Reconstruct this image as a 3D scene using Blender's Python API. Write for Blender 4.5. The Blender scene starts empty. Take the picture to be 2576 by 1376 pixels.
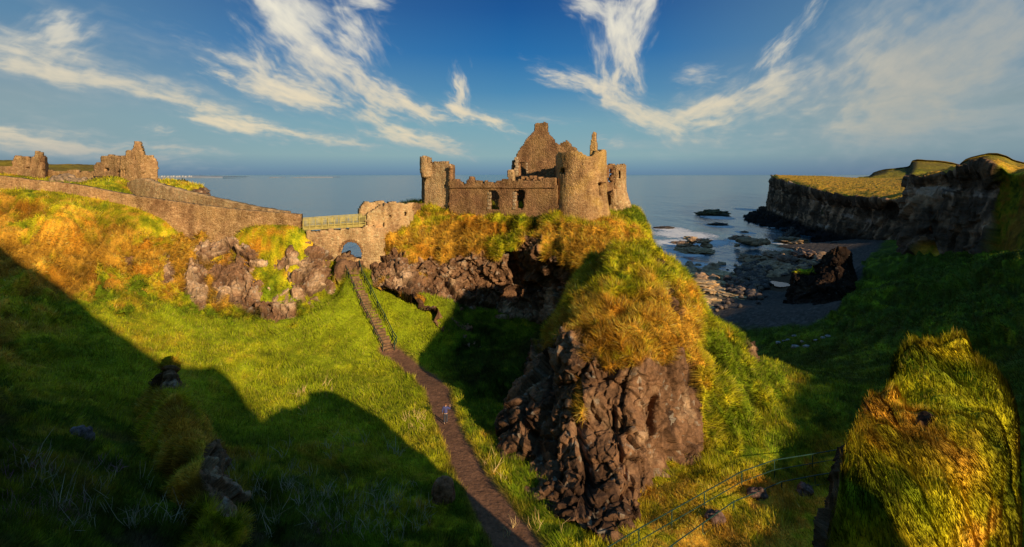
import bpy, bmesh, math, random
import numpy as np
from mathutils import Vector, Matrix

random.seed(7)
RNG = np.random.default_rng(7)
SC = bpy.context.scene
COL = SC.collection
CAMZ = 33.0                       # camera height above the sea, metres
F = 1431.0                        # focal length used when surveying points off the photograph
HALF_PI = math.pi / 2

# ------------------------------------------------------------------ survey helpers
def P(u, v, Y):
    """world point seen at survey column u, row v, at forward distance Y"""
    return np.array([(u - 1288.0) / F * Y, Y, CAMZ - (v - 439.0) / F * Y])

def toD(p):
    """survey column and row of world points (N,3)"""
    Y = np.maximum(p[..., 1], 0.5)
    return 1288.0 + p[..., 0] / Y * F, 439.0 + (CAMZ - p[..., 2]) / Y * F

# ------------------------------------------------------------------ noise
def _hash(ix, iy, iz, seed):
    h = (ix.astype(np.uint32) * np.uint32(374761393) + iy.astype(np.uint32) * np.uint32(668265263)
         + iz.astype(np.uint32) * np.uint32(2147483647) + np.uint32((seed * 974634541 + 12345) & 0xffffffff))
    h = (h ^ (h >> np.uint32(13))) * np.uint32(1274126177)
    h = (h ^ (h >> np.uint32(16))) * np.uint32(2246822519)
    return h ^ (h >> np.uint32(15))

def _h01(ix, iy, iz, seed):
    return (_hash(ix, iy, iz, seed) & np.uint32(0xffffff)).astype(np.float32) / np.float32(16777215.0)

def vnoise(p, seed=0):
    p = np.asarray(p, dtype=np.float32)
    f = np.floor(p)
    i = f.astype(np.int64)
    t = p - f
    t = t * t * t * (t * (t * 6 - 15) + 10)
    out = np.zeros(p.shape[:-1], np.float32)
    for dx in (0, 1):
        wx = t[..., 0] if dx else 1 - t[..., 0]
        for dy in (0, 1):
            wy = t[..., 1] if dy else 1 - t[..., 1]
            for dz in (0, 1):
                wz = t[..., 2] if dz else 1 - t[..., 2]
                out += wx * wy * wz * _h01(i[..., 0] + dx, i[..., 1] + dy, i[..., 2] + dz, seed)
    return out * 2 - 1

def fbm(p, scale=1.0, octaves=4, seed=0, gain=0.5, ridged=False):
    p = np.asarray(p, dtype=np.float32) / scale
    a, s, out = 1.0, 0.0, 0.0
    for k in range(octaves):
        n = vnoise(p, seed + k * 17)
        if ridged:
            n = 1 - 2 * np.abs(n)
        out = out + a * n
        s += a
        a *= gain
        p = p * 2.03 + 11.3
    return out / s

def worley(p, scale=1.0, seed=0):
    p = np.asarray(p, dtype=np.float32) / scale
    f = np.floor(p).astype(np.int64)
    sh = p.shape[:-1]
    d1 = np.full(sh, 9.0, np.float32); d2 = np.full(sh, 9.0, np.float32); cid = np.zeros(sh, np.float32)
    for dx in (-1, 0, 1):
        for dy in (-1, 0, 1):
            for dz in (-1, 0, 1):
                ix, iy, iz = f[..., 0] + dx, f[..., 1] + dy, f[..., 2] + dz
                qx = ix + _h01(ix, iy, iz, seed) - p[..., 0]
                qy = iy + _h01(ix, iy, iz, seed + 1) - p[..., 1]
                qz = iz + _h01(ix, iy, iz, seed + 2) - p[..., 2]
                d = qx * qx + qy * qy + qz * qz
                r = _h01(ix, iy, iz, seed + 3)
                nearer = d < d1
                d2 = np.where(nearer, d1, np.minimum(d2, d))
                cid = np.where(nearer, r, cid)
                d1 = np.where(nearer, d, d1)
    return np.sqrt(d1), np.sqrt(d2), cid

def facet(p, scale=1.0, seed=0, tilt=.8, step=.6):
    """angular broken-rock relief: every cell is a tilted plane; returns (height, gap to next cell, cell id)"""
    p = np.asarray(p, dtype=np.float32) / scale
    f = np.floor(p).astype(np.int64); sh = p.shape[:-1]
    d1 = np.full(sh, 9.0, np.float32); d2 = np.full(sh, 9.0, np.float32); hh = np.zeros(sh, np.float32); cid = np.zeros(sh, np.float32)
    for dx in (-1, 0, 1):
        for dy in (-1, 0, 1):
            for dz in (-1, 0, 1):
                ix, iy, iz = f[..., 0] + dx, f[..., 1] + dy, f[..., 2] + dz
                qx = p[..., 0] - ix - _h01(ix, iy, iz, seed); qy = p[..., 1] - iy - _h01(ix, iy, iz, seed + 1); qz = p[..., 2] - iz - _h01(ix, iy, iz, seed + 2)
                d = qx * qx + qy * qy + qz * qz
                r = _h01(ix, iy, iz, seed + 3); r2 = _h01(ix, iy, iz, seed + 4); r3 = _h01(ix, iy, iz, seed + 5)
                x = step * (r - .5) + tilt * ((r2 - .5) * qx + (r3 - .5) * qy + ((r * 7.3) % 1 - .5) * 1.6 * qz)
                nearer = d < d1
                d2 = np.where(nearer, d1, np.minimum(d2, d)); hh = np.where(nearer, x, hh); cid = np.where(nearer, r, cid); d1 = np.where(nearer, d, d1)
    return hh * scale, np.sqrt(d2) - np.sqrt(d1), cid

def sstep(a, b, x):
    t = np.clip((x - a) / (b - a), 0, 1)
    return t * t * (3 - 2 * t)

def mixc(a, b, t):
    return a + (b - a) * t[..., None]

# ------------------------------------------------------------------ object helpers
def tag(o, label=None, cat=None, group=None, kind=None):
    if label: o['label'] = label
    if cat: o['category'] = cat
    if group: o['group'] = group
    if kind: o['kind'] = kind
    return o

def empty(name, loc, label, cat, group=None):
    o = bpy.data.objects.new(name, None)
    COL.objects.link(o)
    o.location = loc
    return tag(o, label, cat, group)

def link(name, me, parent=None):
    o = bpy.data.objects.new(name, me)
    COL.objects.link(o)
    if parent is not None:
        o.parent = parent
        o.matrix_parent_inverse = Matrix.Translation(parent.location).inverted()
    return o

def np_mesh(name, verts, faces, mat=None, smooth=True, cols=None, attrs=None):
    """verts (N,3), faces (M,3|4) -> mesh, with an optional colour attribute"""
    verts = np.ascontiguousarray(verts, dtype=np.float32)
    faces = np.ascontiguousarray(faces, dtype=np.int32)
    k = faces.shape[1]
    me = bpy.data.meshes.new(name)
    me.vertices.add(len(verts)); me.vertices.foreach_set('co', verts.ravel())
    me.loops.add(faces.size); me.loops.foreach_set('vertex_index', faces.ravel())
    me.polygons.add(len(faces))
    me.polygons.foreach_set('loop_start', np.arange(0, faces.size, k, dtype=np.int32))
    if smooth:
        me.polygons.foreach_set('use_smooth', np.ones(len(faces), dtype=bool))
    if cols is not None:
        a = me.color_attributes.new('Col', 'FLOAT_COLOR', 'POINT')
        c = np.ones((len(verts), 4), np.float32); c[:, :cols.shape[1]] = cols
        a.data.foreach_set('color', c.ravel())
    for nm, arr in (attrs or {}).items():
        a = me.attributes.new(nm, 'FLOAT_VECTOR', 'POINT')
        a.data.foreach_set('vector', np.ascontiguousarray(arr, dtype=np.float32).ravel())
    me.update()
    me.validate()
    if mat: me.materials.append(mat)
    return me

def grid_faces(nr, nc, flip=False):
    i = np.arange(nr * nc).reshape(nr, nc)
    q = np.stack([i[:-1, :-1], i[:-1, 1:], i[1:, 1:], i[1:, :-1]], -1).reshape(-1, 4)
    return q[:, ::-1] if flip else q

def catmull(ctrl, n):
    """resample the first axis of ctrl to n points with a Catmull-Rom spline"""
    c = np.asarray(ctrl, float)
    m = len(c)
    c = np.concatenate([2 * c[:1] - c[1:2], c, 2 * c[-1:] - c[-2:-1]])
    t = np.linspace(0, m - 1 - 1e-6, n)
    k = t.astype(int); f = (t - k).reshape((-1,) + (1,) * (c.ndim - 1))
    p0, p1, p2, p3 = c[k], c[k + 1], c[k + 2], c[k + 3]
    return 0.5 * (2 * p1 + (p2 - p0) * f + (2 * p0 - 5 * p1 + 4 * p2 - p3) * f ** 2 + (3 * p1 - p0 - 3 * p2 + p3) * f ** 3)

def net_surface(net, nr, nc):
    """net[row][col] of (u,v,Y) survey triples -> dense (nr,nc,3) world grid"""
    w = np.array([[P(*q) for q in row] for row in net])
    w = catmull(w, nr)
    return catmull(w.transpose(1, 0, 2), nc).transpose(1, 0, 2)

def grid_normals(g):
    du = np.gradient(g, axis=1); dv = np.gradient(g, axis=0)
    n = np.cross(du, dv)
    return n / np.maximum(np.linalg.norm(n, axis=-1, keepdims=True), 1e-9)

# ------------------------------------------------------------------ materials
def new_mat(name):
    m = bpy.data.materials.new(name); m.use_nodes = True
    nt = m.node_tree
    return m, nt, nt.nodes['Principled BSDF']

def N(nt, kind, ins=None, **props):
    n = nt.nodes.new(kind)
    for k, v in props.items(): setattr(n, k, v)
    for k, v in (ins or {}).items():
        if hasattr(v, 'is_linked') or isinstance(v, bpy.types.NodeSocket): nt.links.new(v, n.inputs[k])
        else: n.inputs[k].default_value = v
    return n

def math_node(nt, op, a, b=None, clamp=False):
    n = nt.nodes.new('ShaderNodeMath'); n.operation = op; n.use_clamp = clamp
    for i, x in enumerate((a, b)):
        if x is None: continue
        if isinstance(x, bpy.types.NodeSocket): nt.links.new(x, n.inputs[i])
        else: n.inputs[i].default_value = x
    return n.outputs[0]

def mix_rgb(nt, fac, a, b, blend='MIX'):
    n = nt.nodes.new('ShaderNodeMix'); n.data_type = 'RGBA'; n.blend_type = blend
    for s, x in ((n.inputs[0], fac), (n.inputs[6], a), (n.inputs[7], b)):
        if isinstance(x, bpy.types.NodeSocket): nt.links.new(x, s)
        else: s.default_value = x if not isinstance(x, tuple) else (x + (1,))[:4]
    return n.outputs[2]

def ramp(nt, fac, stops):
    n = nt.nodes.new('ShaderNodeValToRGB'); e = n.color_ramp.elements
    while len(e) > 1: e.remove(e[-1])
    e[0].position = stops[0][0]; e[0].color = tuple(stops[0][1]) + (1,)
    for p_, c in stops[1:]:
        x = e.new(p_); x.color = tuple(c) + (1,)
    nt.links.new(fac, n.inputs[0])
    return n.outputs[0]

def attr_mat(name, speck=0.35, speck_scale=6.0, bump=0.3, bump_scale=3.0, bump_dist=0.15, rough=0.95, spec=0.15):
    """surface whose colour comes from the mesh's own colour attribute, broken up by noise"""
    m, nt, b = new_mat(name)
    col = N(nt, 'ShaderNodeAttribute', attribute_name='Col').outputs['Color']
    tc = N(nt, 'ShaderNodeNewGeometry').outputs['Position']
    n1 = N(nt, 'ShaderNodeTexNoise', {'Vector': tc, 'Scale': speck_scale, 'Detail': 5.0, 'Roughness': 0.7}).outputs[0]
    f = ramp(nt, n1, [(0.3, (1 - speck,) * 3), (0.7, (1 + speck,) * 3)])
    c = mix_rgb(nt, 1.0, col, f, 'MULTIPLY')
    nt.links.new(c, b.inputs['Base Color'])
    n2 = N(nt, 'ShaderNodeTexNoise', {'Vector': tc, 'Scale': bump_scale, 'Detail': 6.0, 'Roughness': 0.65}).outputs[0]
    bp = N(nt, 'ShaderNodeBump', {'Strength': bump, 'Distance': bump_dist, 'Height': n2})
    nt.links.new(bp.outputs[0], b.inputs['Normal'])
    b.inputs['Roughness'].default_value = rough
    b.inputs['Specular IOR Level'].default_value = spec
    return m

def flat_mat(name, color, rough=0.8, var=0.25, scale=8.0, spec=0.3, metallic=0.0, bump=0.0):
    m, nt, b = new_mat(name)
    tc = N(nt, 'ShaderNodeTexCoord').outputs['Object']
    n1 = N(nt, 'ShaderNodeTexNoise', {'Vector': tc, 'Scale': scale, 'Detail': 5.0}).outputs[0]
    lo = tuple(max(0, x * (1 - var)) for x in color); hi = tuple(min(1, x * (1 + var)) for x in color)
    nt.links.new(ramp(nt, n1, [(0.3, lo), (0.7, hi)]), b.inputs['Base Color'])
    b.inputs['Roughness'].default_value = rough
    b.inputs['Specular IOR Level'].default_value = spec
    b.inputs['Metallic'].default_value = metallic
    if bump:
        bp = N(nt, 'ShaderNodeBump', {'Strength': bump, 'Distance': 0.1, 'Height': n1})
        nt.links.new(bp.outputs[0], b.inputs['Normal'])
    return m

def stone_mat(name, dark, mid, light, mortar, cell=0.34, mortar_w=0.05, stain=(0.30, 0.20, 0.05), stain_amt=0.35):
    """random-rubble masonry: irregular stones, pale joints, damp and lichen staining"""
    m, nt, b = new_mat(name)
    pos = N(nt, 'ShaderNodeNewGeometry').outputs['Position']
    warp = N(nt, 'ShaderNodeTexNoise', {'Vector': pos, 'Scale': 2.2, 'Detail': 2.0}).outputs['Color']
    w = N(nt, 'ShaderNodeVectorMath', {0: warp, 1: (0.5, 0.5, 0.5)}, operation='SUBTRACT').outputs[0]
    w = N(nt, 'ShaderNodeVectorMath', {0: w, 'Scale': 0.25}, operation='SCALE').outputs[0]
    p2 = N(nt, 'ShaderNodeVectorMath', {0: pos, 1: w}, operation='ADD').outputs[0]
    mp = N(nt, 'ShaderNodeMapping', {'Vector': p2, 'Scale': (1.0, 1.0, 1.55)}).outputs[0]
    v1 = N(nt, 'ShaderNodeTexVoronoi', {'Vector': mp, 'Scale': 1.0 / cell}, feature='F1')
    v2 = N(nt, 'ShaderNodeTexVoronoi', {'Vector': mp, 'Scale': 1.0 / cell}, feature='DISTANCE_TO_EDGE')
    sep = N(nt, 'ShaderNodeSeparateColor', {'Color': v1.outputs['Color']}).outputs[0]
    stone = ramp(nt, sep, [(0.0, tuple(.45 * a + .55 * b for a, b in zip(dark, mid))), (0.3, mid), (0.75, mid), (1.0, tuple(.5 * a + .5 * b for a, b in zip(light, mid)))])
    big = N(nt, 'ShaderNodeTexNoise', {'Vector': pos, 'Scale': 0.35, 'Detail': 5.0, 'Roughness': 0.6}).outputs[0]
    stone = mix_rgb(nt, math_node(nt, 'MULTIPLY', ramp(nt, big, [(0.42, (0, 0, 0)), (0.62, (1, 1, 1))]), stain_amt), stone, stain)
    fine = N(nt, 'ShaderNodeTexNoise', {'Vector': pos, 'Scale': 9.0, 'Detail': 4.0, 'Roughness': 0.7}).outputs[0]
    stone = mix_rgb(nt, 1.0, stone, ramp(nt, fine, [(0.3, (0.72,) * 3), (0.7, (1.25,) * 3)]), 'MULTIPLY')
    damp = N(nt, 'ShaderNodeTexNoise', {'Vector': N(nt, 'ShaderNodeMapping', {'Vector': pos, 'Scale': (.55, .55, .22)}).outputs[0], 'Scale': 1.0, 'Detail': 6.0, 'Roughness': .62}).outputs[0]
    stone = mix_rgb(nt, 1.0, stone, ramp(nt, damp, [(0.36, (.48, .44, .42)), (0.55, (1.0, 1.0, 1.0)), (0.7, (1.15, 1.12, 1.05))]), 'MULTIPLY')
    jm = ramp(nt, v2.outputs['Distance'], [(0.0, (1, 1, 1)), (mortar_w, (1, 1, 1)), (mortar_w + 0.05, (0, 0, 0))])
    jp = ramp(nt, big, [(0.35, (0.08,) * 3), (0.65, (0.45,) * 3)])
    col = mix_rgb(nt, math_node(nt, 'MULTIPLY', jm, jp), stone, mortar)
    nt.links.new(col, b.inputs['Base Color'])
    hgt = math_node(nt, 'ADD', math_node(nt, 'MULTIPLY', ramp(nt, v2.outputs['Distance'], [(0, (0, 0, 0)), (0.25, (1, 1, 1))]), 0.7),
                    math_node(nt, 'MULTIPLY', math_node(nt, 'ADD', sep, fine), 0.5))
    bp = N(nt, 'ShaderNodeBump', {'Strength': 0.8, 'Distance': 0.10, 'Height': hgt})
    nt.links.new(bp.outputs[0], b.inputs['Normal'])
    b.inputs['Roughness'].default_value = 0.95
    b.inputs['Specular IOR Level'].default_value = 0.1
    return m
# ================================================================== camera, sun, sky
cam = bpy.data.cameras.new('camera'); cam_o = bpy.data.objects.new('camera', cam); COL.objects.link(cam_o)
cam_o.location = (0, 0, CAMZ); cam_o.rotation_euler = (HALF_PI, 0, 0)
cam.sensor_width = 36.0; cam.lens = 36.0 * F / 2576.0
cam.shift_y = -(688.0 - 439.0) / 2576.0
cam.clip_start = 0.5; cam.clip_end = 120000.0
SC.camera = cam_o

SUN_AZ = math.radians(36.0)      # to the right of straight behind the camera
SUN_EL = math.radians(18.5)
SUN = np.array([math.sin(SUN_AZ) * math.cos(SUN_EL), -math.cos(SUN_AZ) * math.cos(SUN_EL), math.sin(SUN_EL)])
sl = bpy.data.lights.new('sun', 'SUN'); so = bpy.data.objects.new('sun', sl); COL.objects.link(so)
sl.energy = 5.0; sl.angle = math.radians(0.53); sl.color = (1.0, 0.78, 0.50)
so.rotation_euler = Vector(SUN).to_track_quat('Z', 'Y').to_euler()
so.location = (60, -100, 120)

SC.view_settings.view_transform = 'Standard'; SC.view_settings.look = 'None'; SC.view_settings.exposure = 0.0
SC.cycles.use_denoising = True
SC.cycles.max_bounces = 4; SC.cycles.diffuse_bounces = 2; SC.cycles.glossy_bounces = 2
SC.cycles.transparent_max_bounces = 4; SC.cycles.caustics_reflective = False; SC.cycles.caustics_refractive = False

def srgb(r, g, b):
    f = lambda c: (c / 255 / 12.92) if c / 255 <= 0.04045 else ((c / 255 + 0.055) / 1.055) ** 2.4
    return (f(r), f(g), f(b))

def build_world():
    w = bpy.data.worlds.new('World'); SC.world = w; w.use_nodes = True
    nt = w.node_tree; bg = nt.nodes['Background']
    sky = nt.nodes.new('ShaderNodeTexSky'); sky.sky_type = 'NISHITA'; sky.sun_disc = False
    sky.sun_elevation = SUN_EL; sky.sun_rotation = math.atan2(SUN[0], SUN[1])
    sky.air_density = 1.2; sky.dust_density = 0.6; sky.ozone_density = 4.0
    d = N(nt, 'ShaderNodeTexCoord').outputs['Generated']
    s = N(nt, 'ShaderNodeSeparateXYZ', {0: d})
    az = math_node(nt, 'ARCTAN2', s.outputs[0], s.outputs[1])
    el = math_node(nt, 'ARCSINE', s.outputs[2])
    # clear air: grey-blue bank on the horizon, pale above it, deep blue overhead
    t = math_node(nt, 'MULTIPLY', el, 1.0 / 0.36, clamp=True)
    blue = ramp(nt, t, [(0.0, srgb(94, 132, 164)), (0.035, srgb(108, 148, 172)), (0.09, srgb(134, 170, 178)), (0.24, srgb(114, 162, 180)),
                        (0.40, srgb(66, 132, 176)), (0.58, srgb(16, 104, 168)), (0.78, srgb(0, 80, 148)), (1.0, srgb(0, 62, 126))])
    grey = ramp(nt, t, [(0.0, srgb(92, 118, 148)), (0.10, srgb(124, 148, 160)), (0.3, srgb(140, 155, 158)), (0.6, srgb(100, 138, 162)), (1.0, srgb(76, 120, 156))])
    side = math_node(nt, 'MULTIPLY', ramp(nt, math_node(nt, 'ADD', math_node(nt, 'MULTIPLY', az, 0.7), 0.5),
               [(0.0, (0.75,) * 3), (0.22, (0.25,) * 3), (0.5, (0.0,) * 3), (0.68, (0.15,) * 3), (0.9, (0.85,) * 3)]), 1.0)
    base = mix_rgb(nt, side, blue, grey)
    base10 = mix_rgb(nt, 1.0, base, (10.0, 10.0, 10.0), 'MULTIPLY')
    skyc = mix_rgb(nt, 0.92, sky.outputs[0], base10)
    nt.links.new(skyc, bg.inputs['Color'])
    bg.inputs['Strength'].default_value = 0.1
    w.cycles.sampling_method = 'MANUAL'; w.cycles.sample_map_resolution = 512
build_world()

def build_clouds():
    """cirrus as a dome far out over the sea: colour and opacity live on the dome's vertices"""
    na, ne = 1560, 400
    az = np.linspace(-0.86, 0.86, na); el = np.linspace(0.0, 0.345, ne)
    A, E = np.meshgrid(az, el)
    strokes = [  # column, row, half length, half width, slope angle (down to the right), strength
        (200, 165, 330, 44, 13, .55), (60, 150, 190, 26, 13, .6), (260, 205, 220, 18, 12, .5), (420, 228, 190, 20, 10, .5), (155, 80, 75, 36, -25, .65),
        (120, 368, 280, 30, 4, .7), (70, 348, 140, 20, 9, .8), (250, 378, 200, 16, 3, .6), (440, 370, 140, 10, 6, .5), (100, 290, 110, 22, 8, .25),
        (700, 45, 130, 46, 48, 1.0), (790, 120, 150, 44, 42, 1.0), (900, 200, 150, 30, 36, 1.0), (1010, 255, 130, 22, 28, .95), (1110, 288, 110, 13, 12, .7),
        (890, 70, 90, 36, 58, .85), (920, 10, 70, 24, 10, .6), (800, 20, 90, 40, 35, .5),
        (690, 215, 210, 28, 21, .9), (655, 150, 80, 24, 52, .75), (790, 240, 90, 20, 25, .8), (560, 185, 70, 10, 15, .6),
        (560, 298, 150, 24, 14, .9), (690, 318, 110, 14, 12, .75), (620, 330, 130, 12, 12, .4),
        (850, 352, 110, 15, 10, .6), (980, 325, 120, 22, 22, .8), (1060, 352, 130, 18, 14, .8), (1135, 362, 50, 18, 5, .7), (940, 268, 60, 18, 20, .6),
        (1158, 225, 60, 18, 82, .85), (1150, 265, 40, 18, 40, .85), (1215, 302, 120, 15, 22, .85), (1350, 300, 110, 9, 6, .3),
        (1548, 70, 130, 44, 86, 1.0), (1612, 30, 110, 34, -60, .85), (1480, 10, 80, 26, 28, .75), (1588, 150, 70, 16, 76, .8), (1545, 190, 70, 22, 100, .9),
        (1410, 195, 80, 18, 14, .9), (1490, 222, 90, 20, 26, .95), (1580, 268, 120, 28, 30, .75), (1680, 312, 120, 26, 24, .7),
        (1740, 305, 110, 36, 8, .7), (1800, 258, 110, 32, -18, .75), (1930, 250, 190, 50, -14, .6), (1970, 200, 90, 26, -20, .6), (1985, 90, 110, 15, -48, .6), (1765, 195, 60, 22, 4, .6),
        (1960, 150, 50, 20, -70, .45), (2230, 155, 80, 44, -38, .75), (2270, 215, 90, 30, 20, .5), (2400, 110, 400, 150, -30, .48), (2480, 40, 330, 70, -32, .5), (2330, 230, 240, 34, -14, .45), (2300, 150, 200, 40, -38, .4),
        (2150, 325, 210, 46, 4, .4), (2420, 300, 240, 40, 0, .4), (1545, 358, 45, 12, 4, .5), (395, 323, 40, 11, 4, .6), (2250, 60, 300, 60, -32, .35),
        (300, 60, 300, 30, 12, .2), (1750, 370, 260, 22, 2, .22)]
    wp = np.stack([A * 7, E * 7, A * 0], -1)
    A2 = A + 0.012 * fbm(wp, 1.0, 4, 901); E2 = E + 0.008 * fbm(wp, 1.0, 4, 902)
    A2 = A2 + 0.004 * fbm(wp * 7, 1.0, 3, 903); E2 = E2 + 0.003 * fbm(wp * 7, 1.0, 3, 904)
    fine = fbm(np.stack([A2 * 60, E2 * 60, A * 0], -1), 1.0, 4, 905)
    T = np.zeros(A.shape)
    for k, (u, v, L, W, ang, op) in enumerate(strokes):
        W = W * 1.75; L = L * 1.2
        a0 = math.atan((u - 1288) / F); c = math.cos(a0); e0 = math.atan((439 - v) / F * c)
        th = math.radians(ang); R = (L * 1.7) / F
        i0, i1 = np.searchsorted(az, a0 - R), np.searchsorted(az, a0 + R)
        j0, j1 = np.searchsorted(el, e0 - R), np.searchsorted(el, e0 + R)
        if i1 <= i0 or j1 <= j0: continue
        sl_ = (slice(j0, j1), slice(i0, i1))
        x = (A2[sl_] - a0) / c; y = -(E2[sl_] - e0) / c
        p = (x * math.cos(th) + y * math.sin(th)) * F / L; q = (-x * math.sin(th) + y * math.cos(th)) * F / W
        bend = .35 * np.sin(k * 2.3) * (p * p - .4)
        r = np.sqrt(p * p + (q + bend) ** 2)
        asp = L / W
        cs = np.stack([p * asp * .42 + k * 7.1, (q + .5 * p) * 1.9 + k * 3.3, 0 * p], -1)
        nz = fbm(cs, 1.0, 6, 910 + k, gain=.6)
        cs2 = np.stack([p * asp * .9 + q * .6, q * 4.5 - p * .8, 0 * p + k], -1)
        nz2 = fbm(cs2, 1.0, 4, 950 + k, gain=.6)
        val = 1.0 + .72 * nz + .36 * nz2 + .18 * fine[sl_] - 1.0 * r
        a = sstep(-.1, 1.45, val) * min(1, op * 1.15)
        T[sl_] = T[sl_] + a - T[sl_] * a
    t = np.clip(E / .36, 0, 1)[..., None]
    low, midc, hi = np.array(srgb(178, 176, 172)), np.array(srgb(232, 216, 184)), np.array(srgb(240, 234, 214))
    col = low + (midc - low) * sstep(0, .22, t) + (hi - midc) * sstep(.25, .8, t)
    col = col + (np.array(srgb(176, 176, 168)) - col) * (.85 * sstep(.40, .62, A))[..., None]
    thin = np.array(srgb(170, 180, 184))
    col = thin + (col - thin) * sstep(.05, .7, T)[..., None]
    Rad = 42000.0
    X = np.stack([np.sin(A) * np.cos(E), np.cos(A) * np.cos(E), np.sin(E)], -1) * Rad
    X[..., 2] += CAMZ
    m = bpy.data.materials.new('cirrus'); m.use_nodes = True; nt = m.node_tree; nt.nodes.clear()
    at = N(nt, 'ShaderNodeAttribute', attribute_name='Col')
    em = N(nt, 'ShaderNodeEmission', {'Color': at.outputs['Color'], 'Strength': 1.0})
    tr = N(nt, 'ShaderNodeBsdfTransparent')
    mx = N(nt, 'ShaderNodeMixShader', {0: at.outputs['Alpha'], 1: tr.outputs[0], 2: em.outputs[0]})
    nt.links.new(mx.outputs[0], N(nt, 'ShaderNodeOutputMaterial').inputs[0])
    m.cycles.emission_sampling = 'NONE'
    rgba = np.concatenate([col, np.clip(T * .97, 0, 1)[..., None]], -1).reshape(-1, 4)
    me = np_mesh('sky', X.reshape(-1, 3), grid_faces(ne, na), m, cols=rgba)
    tag(link('sky', me), kind='structure')
build_clouds()
# ================================================================== land
C = lambda r, g, b: np.array([r, g, b], np.float32)
LUSH, YELLOW, DRY, DEEP = C(.19, .265, .008), C(.58, .49, .012), C(.72, .36, .034), C(.055, .10, .006)
ORANGE = C(.60, .225, .012)
ROCK_D, ROCK_M, ROCK_L = C(.072, .038, .022), C(.25, .132, .068), C(.56, .37, .215)
DIRT, WETROCK = C(.21, .105, .058), C(.022, .018, .016)

M_LAND = attr_mat('turf and rock', speck=0.40, speck_scale=5.0, bump=0.55, bump_scale=2.6, bump_dist=0.35)
M_ROCK = attr_mat('weathered basalt', speck=0.5, speck_scale=3.5, bump=0.8, bump_scale=2.2, bump_dist=0.35, rough=0.9)
M_FAR = attr_mat('far cliff', speck=0.45, speck_scale=0.35, bump=0.9, bump_scale=0.45, bump_dist=1.5)

def ell(u, v, cu, cv, ru, rv, ang=0):
    c, s = math.cos(math.radians(ang)), math.sin(math.radians(ang))
    a = ((u - cu) * c + (v - cv) * s) / ru; b = (-(u - cu) * s + (v - cv) * c) / rv
    return 1.0 - np.sqrt(a * a + b * b)

# ---- ground heights from surveyed spots, multiquadric interpolation
SPOTS = [  # (u, v, Y)
 (-500,470,72),(-250,478,75),(0,481,75),(122,490,75.5),(244,514,76),(336,538,76.3),(397,567,76.5),(443,587,76.8),(500,594,77),(549,599,77),(590,590,77),(610,569,77.5),(702,565,78),(763,572,78),
 (-300,560,64),(-20,560,67),(130,570,69),(280,605,70),(420,650,70.5),(520,680,71),(620,680,72),(720,650,74),(790,640,76),
 (-200,700,54),(0,700,57),(150,720,59),(300,740,61),(420,770,63),(550,800,65),(660,805,66.5),(740,780,69),(800,720,72),(850,680,75),(885,660,77.5),
 (-200,850,40),(0,850,44),(150,860,48),(300,880,51),(450,880,55),(600,880,58.5),(750,870,62),(870,860,65),(940,800,69),(915,730,73),
 (-200,1000,30),(0,1000,34),(150,1010,38),(300,1020,42),(450,1010,46),(600,1010,49.5),(750,1010,51.5),(900,1000,53),
 (0,1150,25.5),(200,1150,30),(400,1150,34),(600,1150,37.5),(800,1150,40.5),(950,1140,42.3),
 (0,1376,19),(250,1376,22.5),(500,1376,26),(750,1376,29),(1000,1376,31.2),
 (-100,1700,13),(300,1700,17),(600,1700,20.5),(900,1700,23),
 (1190,1200,39.1),(1130,1090,45.7),(1115,1040,49.5),(1100,980,55),(1010,905,64),(978,882,66),(1310,1376,31.8),(1400,1700,23.6),
 (955,838,68),(930,790,70.3),(905,735,73),(882,675,76),
 (1000,830,69),(1060,800,70.5),(1100,830,68.5),(1080,760,73),(1000,740,74),(1150,900,66),(1250,865,70),(1380,830,71),(1420,730,68),(1400,800,67),(1300,900,62),(1250,1000,55),(1180,960,57),
 (1275,1110,44.5),(1250,1190,40.2),(1390,1290,35.3),(1540,1345,33.2),(1650,1290,35.4),(1750,1240,37),(1840,1180,40),(1900,1180,40.5),(1960,1160,42),(1985,960,57),(2000,1000,53.1),
 (1948,1202,39),(1772,1290,35),(1607,1385,31.5),(2090,1180,40.5),(1900,1376,31.8),(2000,1300,34.6),(1700,1500,28),(2050,1100,45),(2150,1100,44.5),(2300,1000,52.4),
 (1900,905,66),(2000,850,100),(1900,830,112),(1850,822,118),(2100,820,105),(2200,800,97),(2200,730,115),(2200,650,150),(2130,700,150),(2300,700,125),(2400,760,98),(2576,640,98),(2576,800,72),(2450,900,66),(2576,900,55),(2576,1000,45),(2576,1150,33.5),(2576,1376,28),
 (2800,640,92),(2900,800,62),(2900,1000,40),(2900,1300,24),(2300,1376,31),(2100,1376,31.5),(2000,1700,23.6),(2400,1700,21),
 (1800,795,127),(1880,762,140),(1790,760,143),(1750,738,155),(1830,700,176),(1760,690,180),(1700,720,160),(2050,655,212),(1960,690,182),(2000,720,160),(2060,745,142),(2150,650,195),(2180,622,225),(2150,760,128),(2160,700,140),
 (1690,640,245),(1850,640,255),(1950,620,262),
]
SP = np.array([P(*s) for s in SPOTS])
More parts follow.
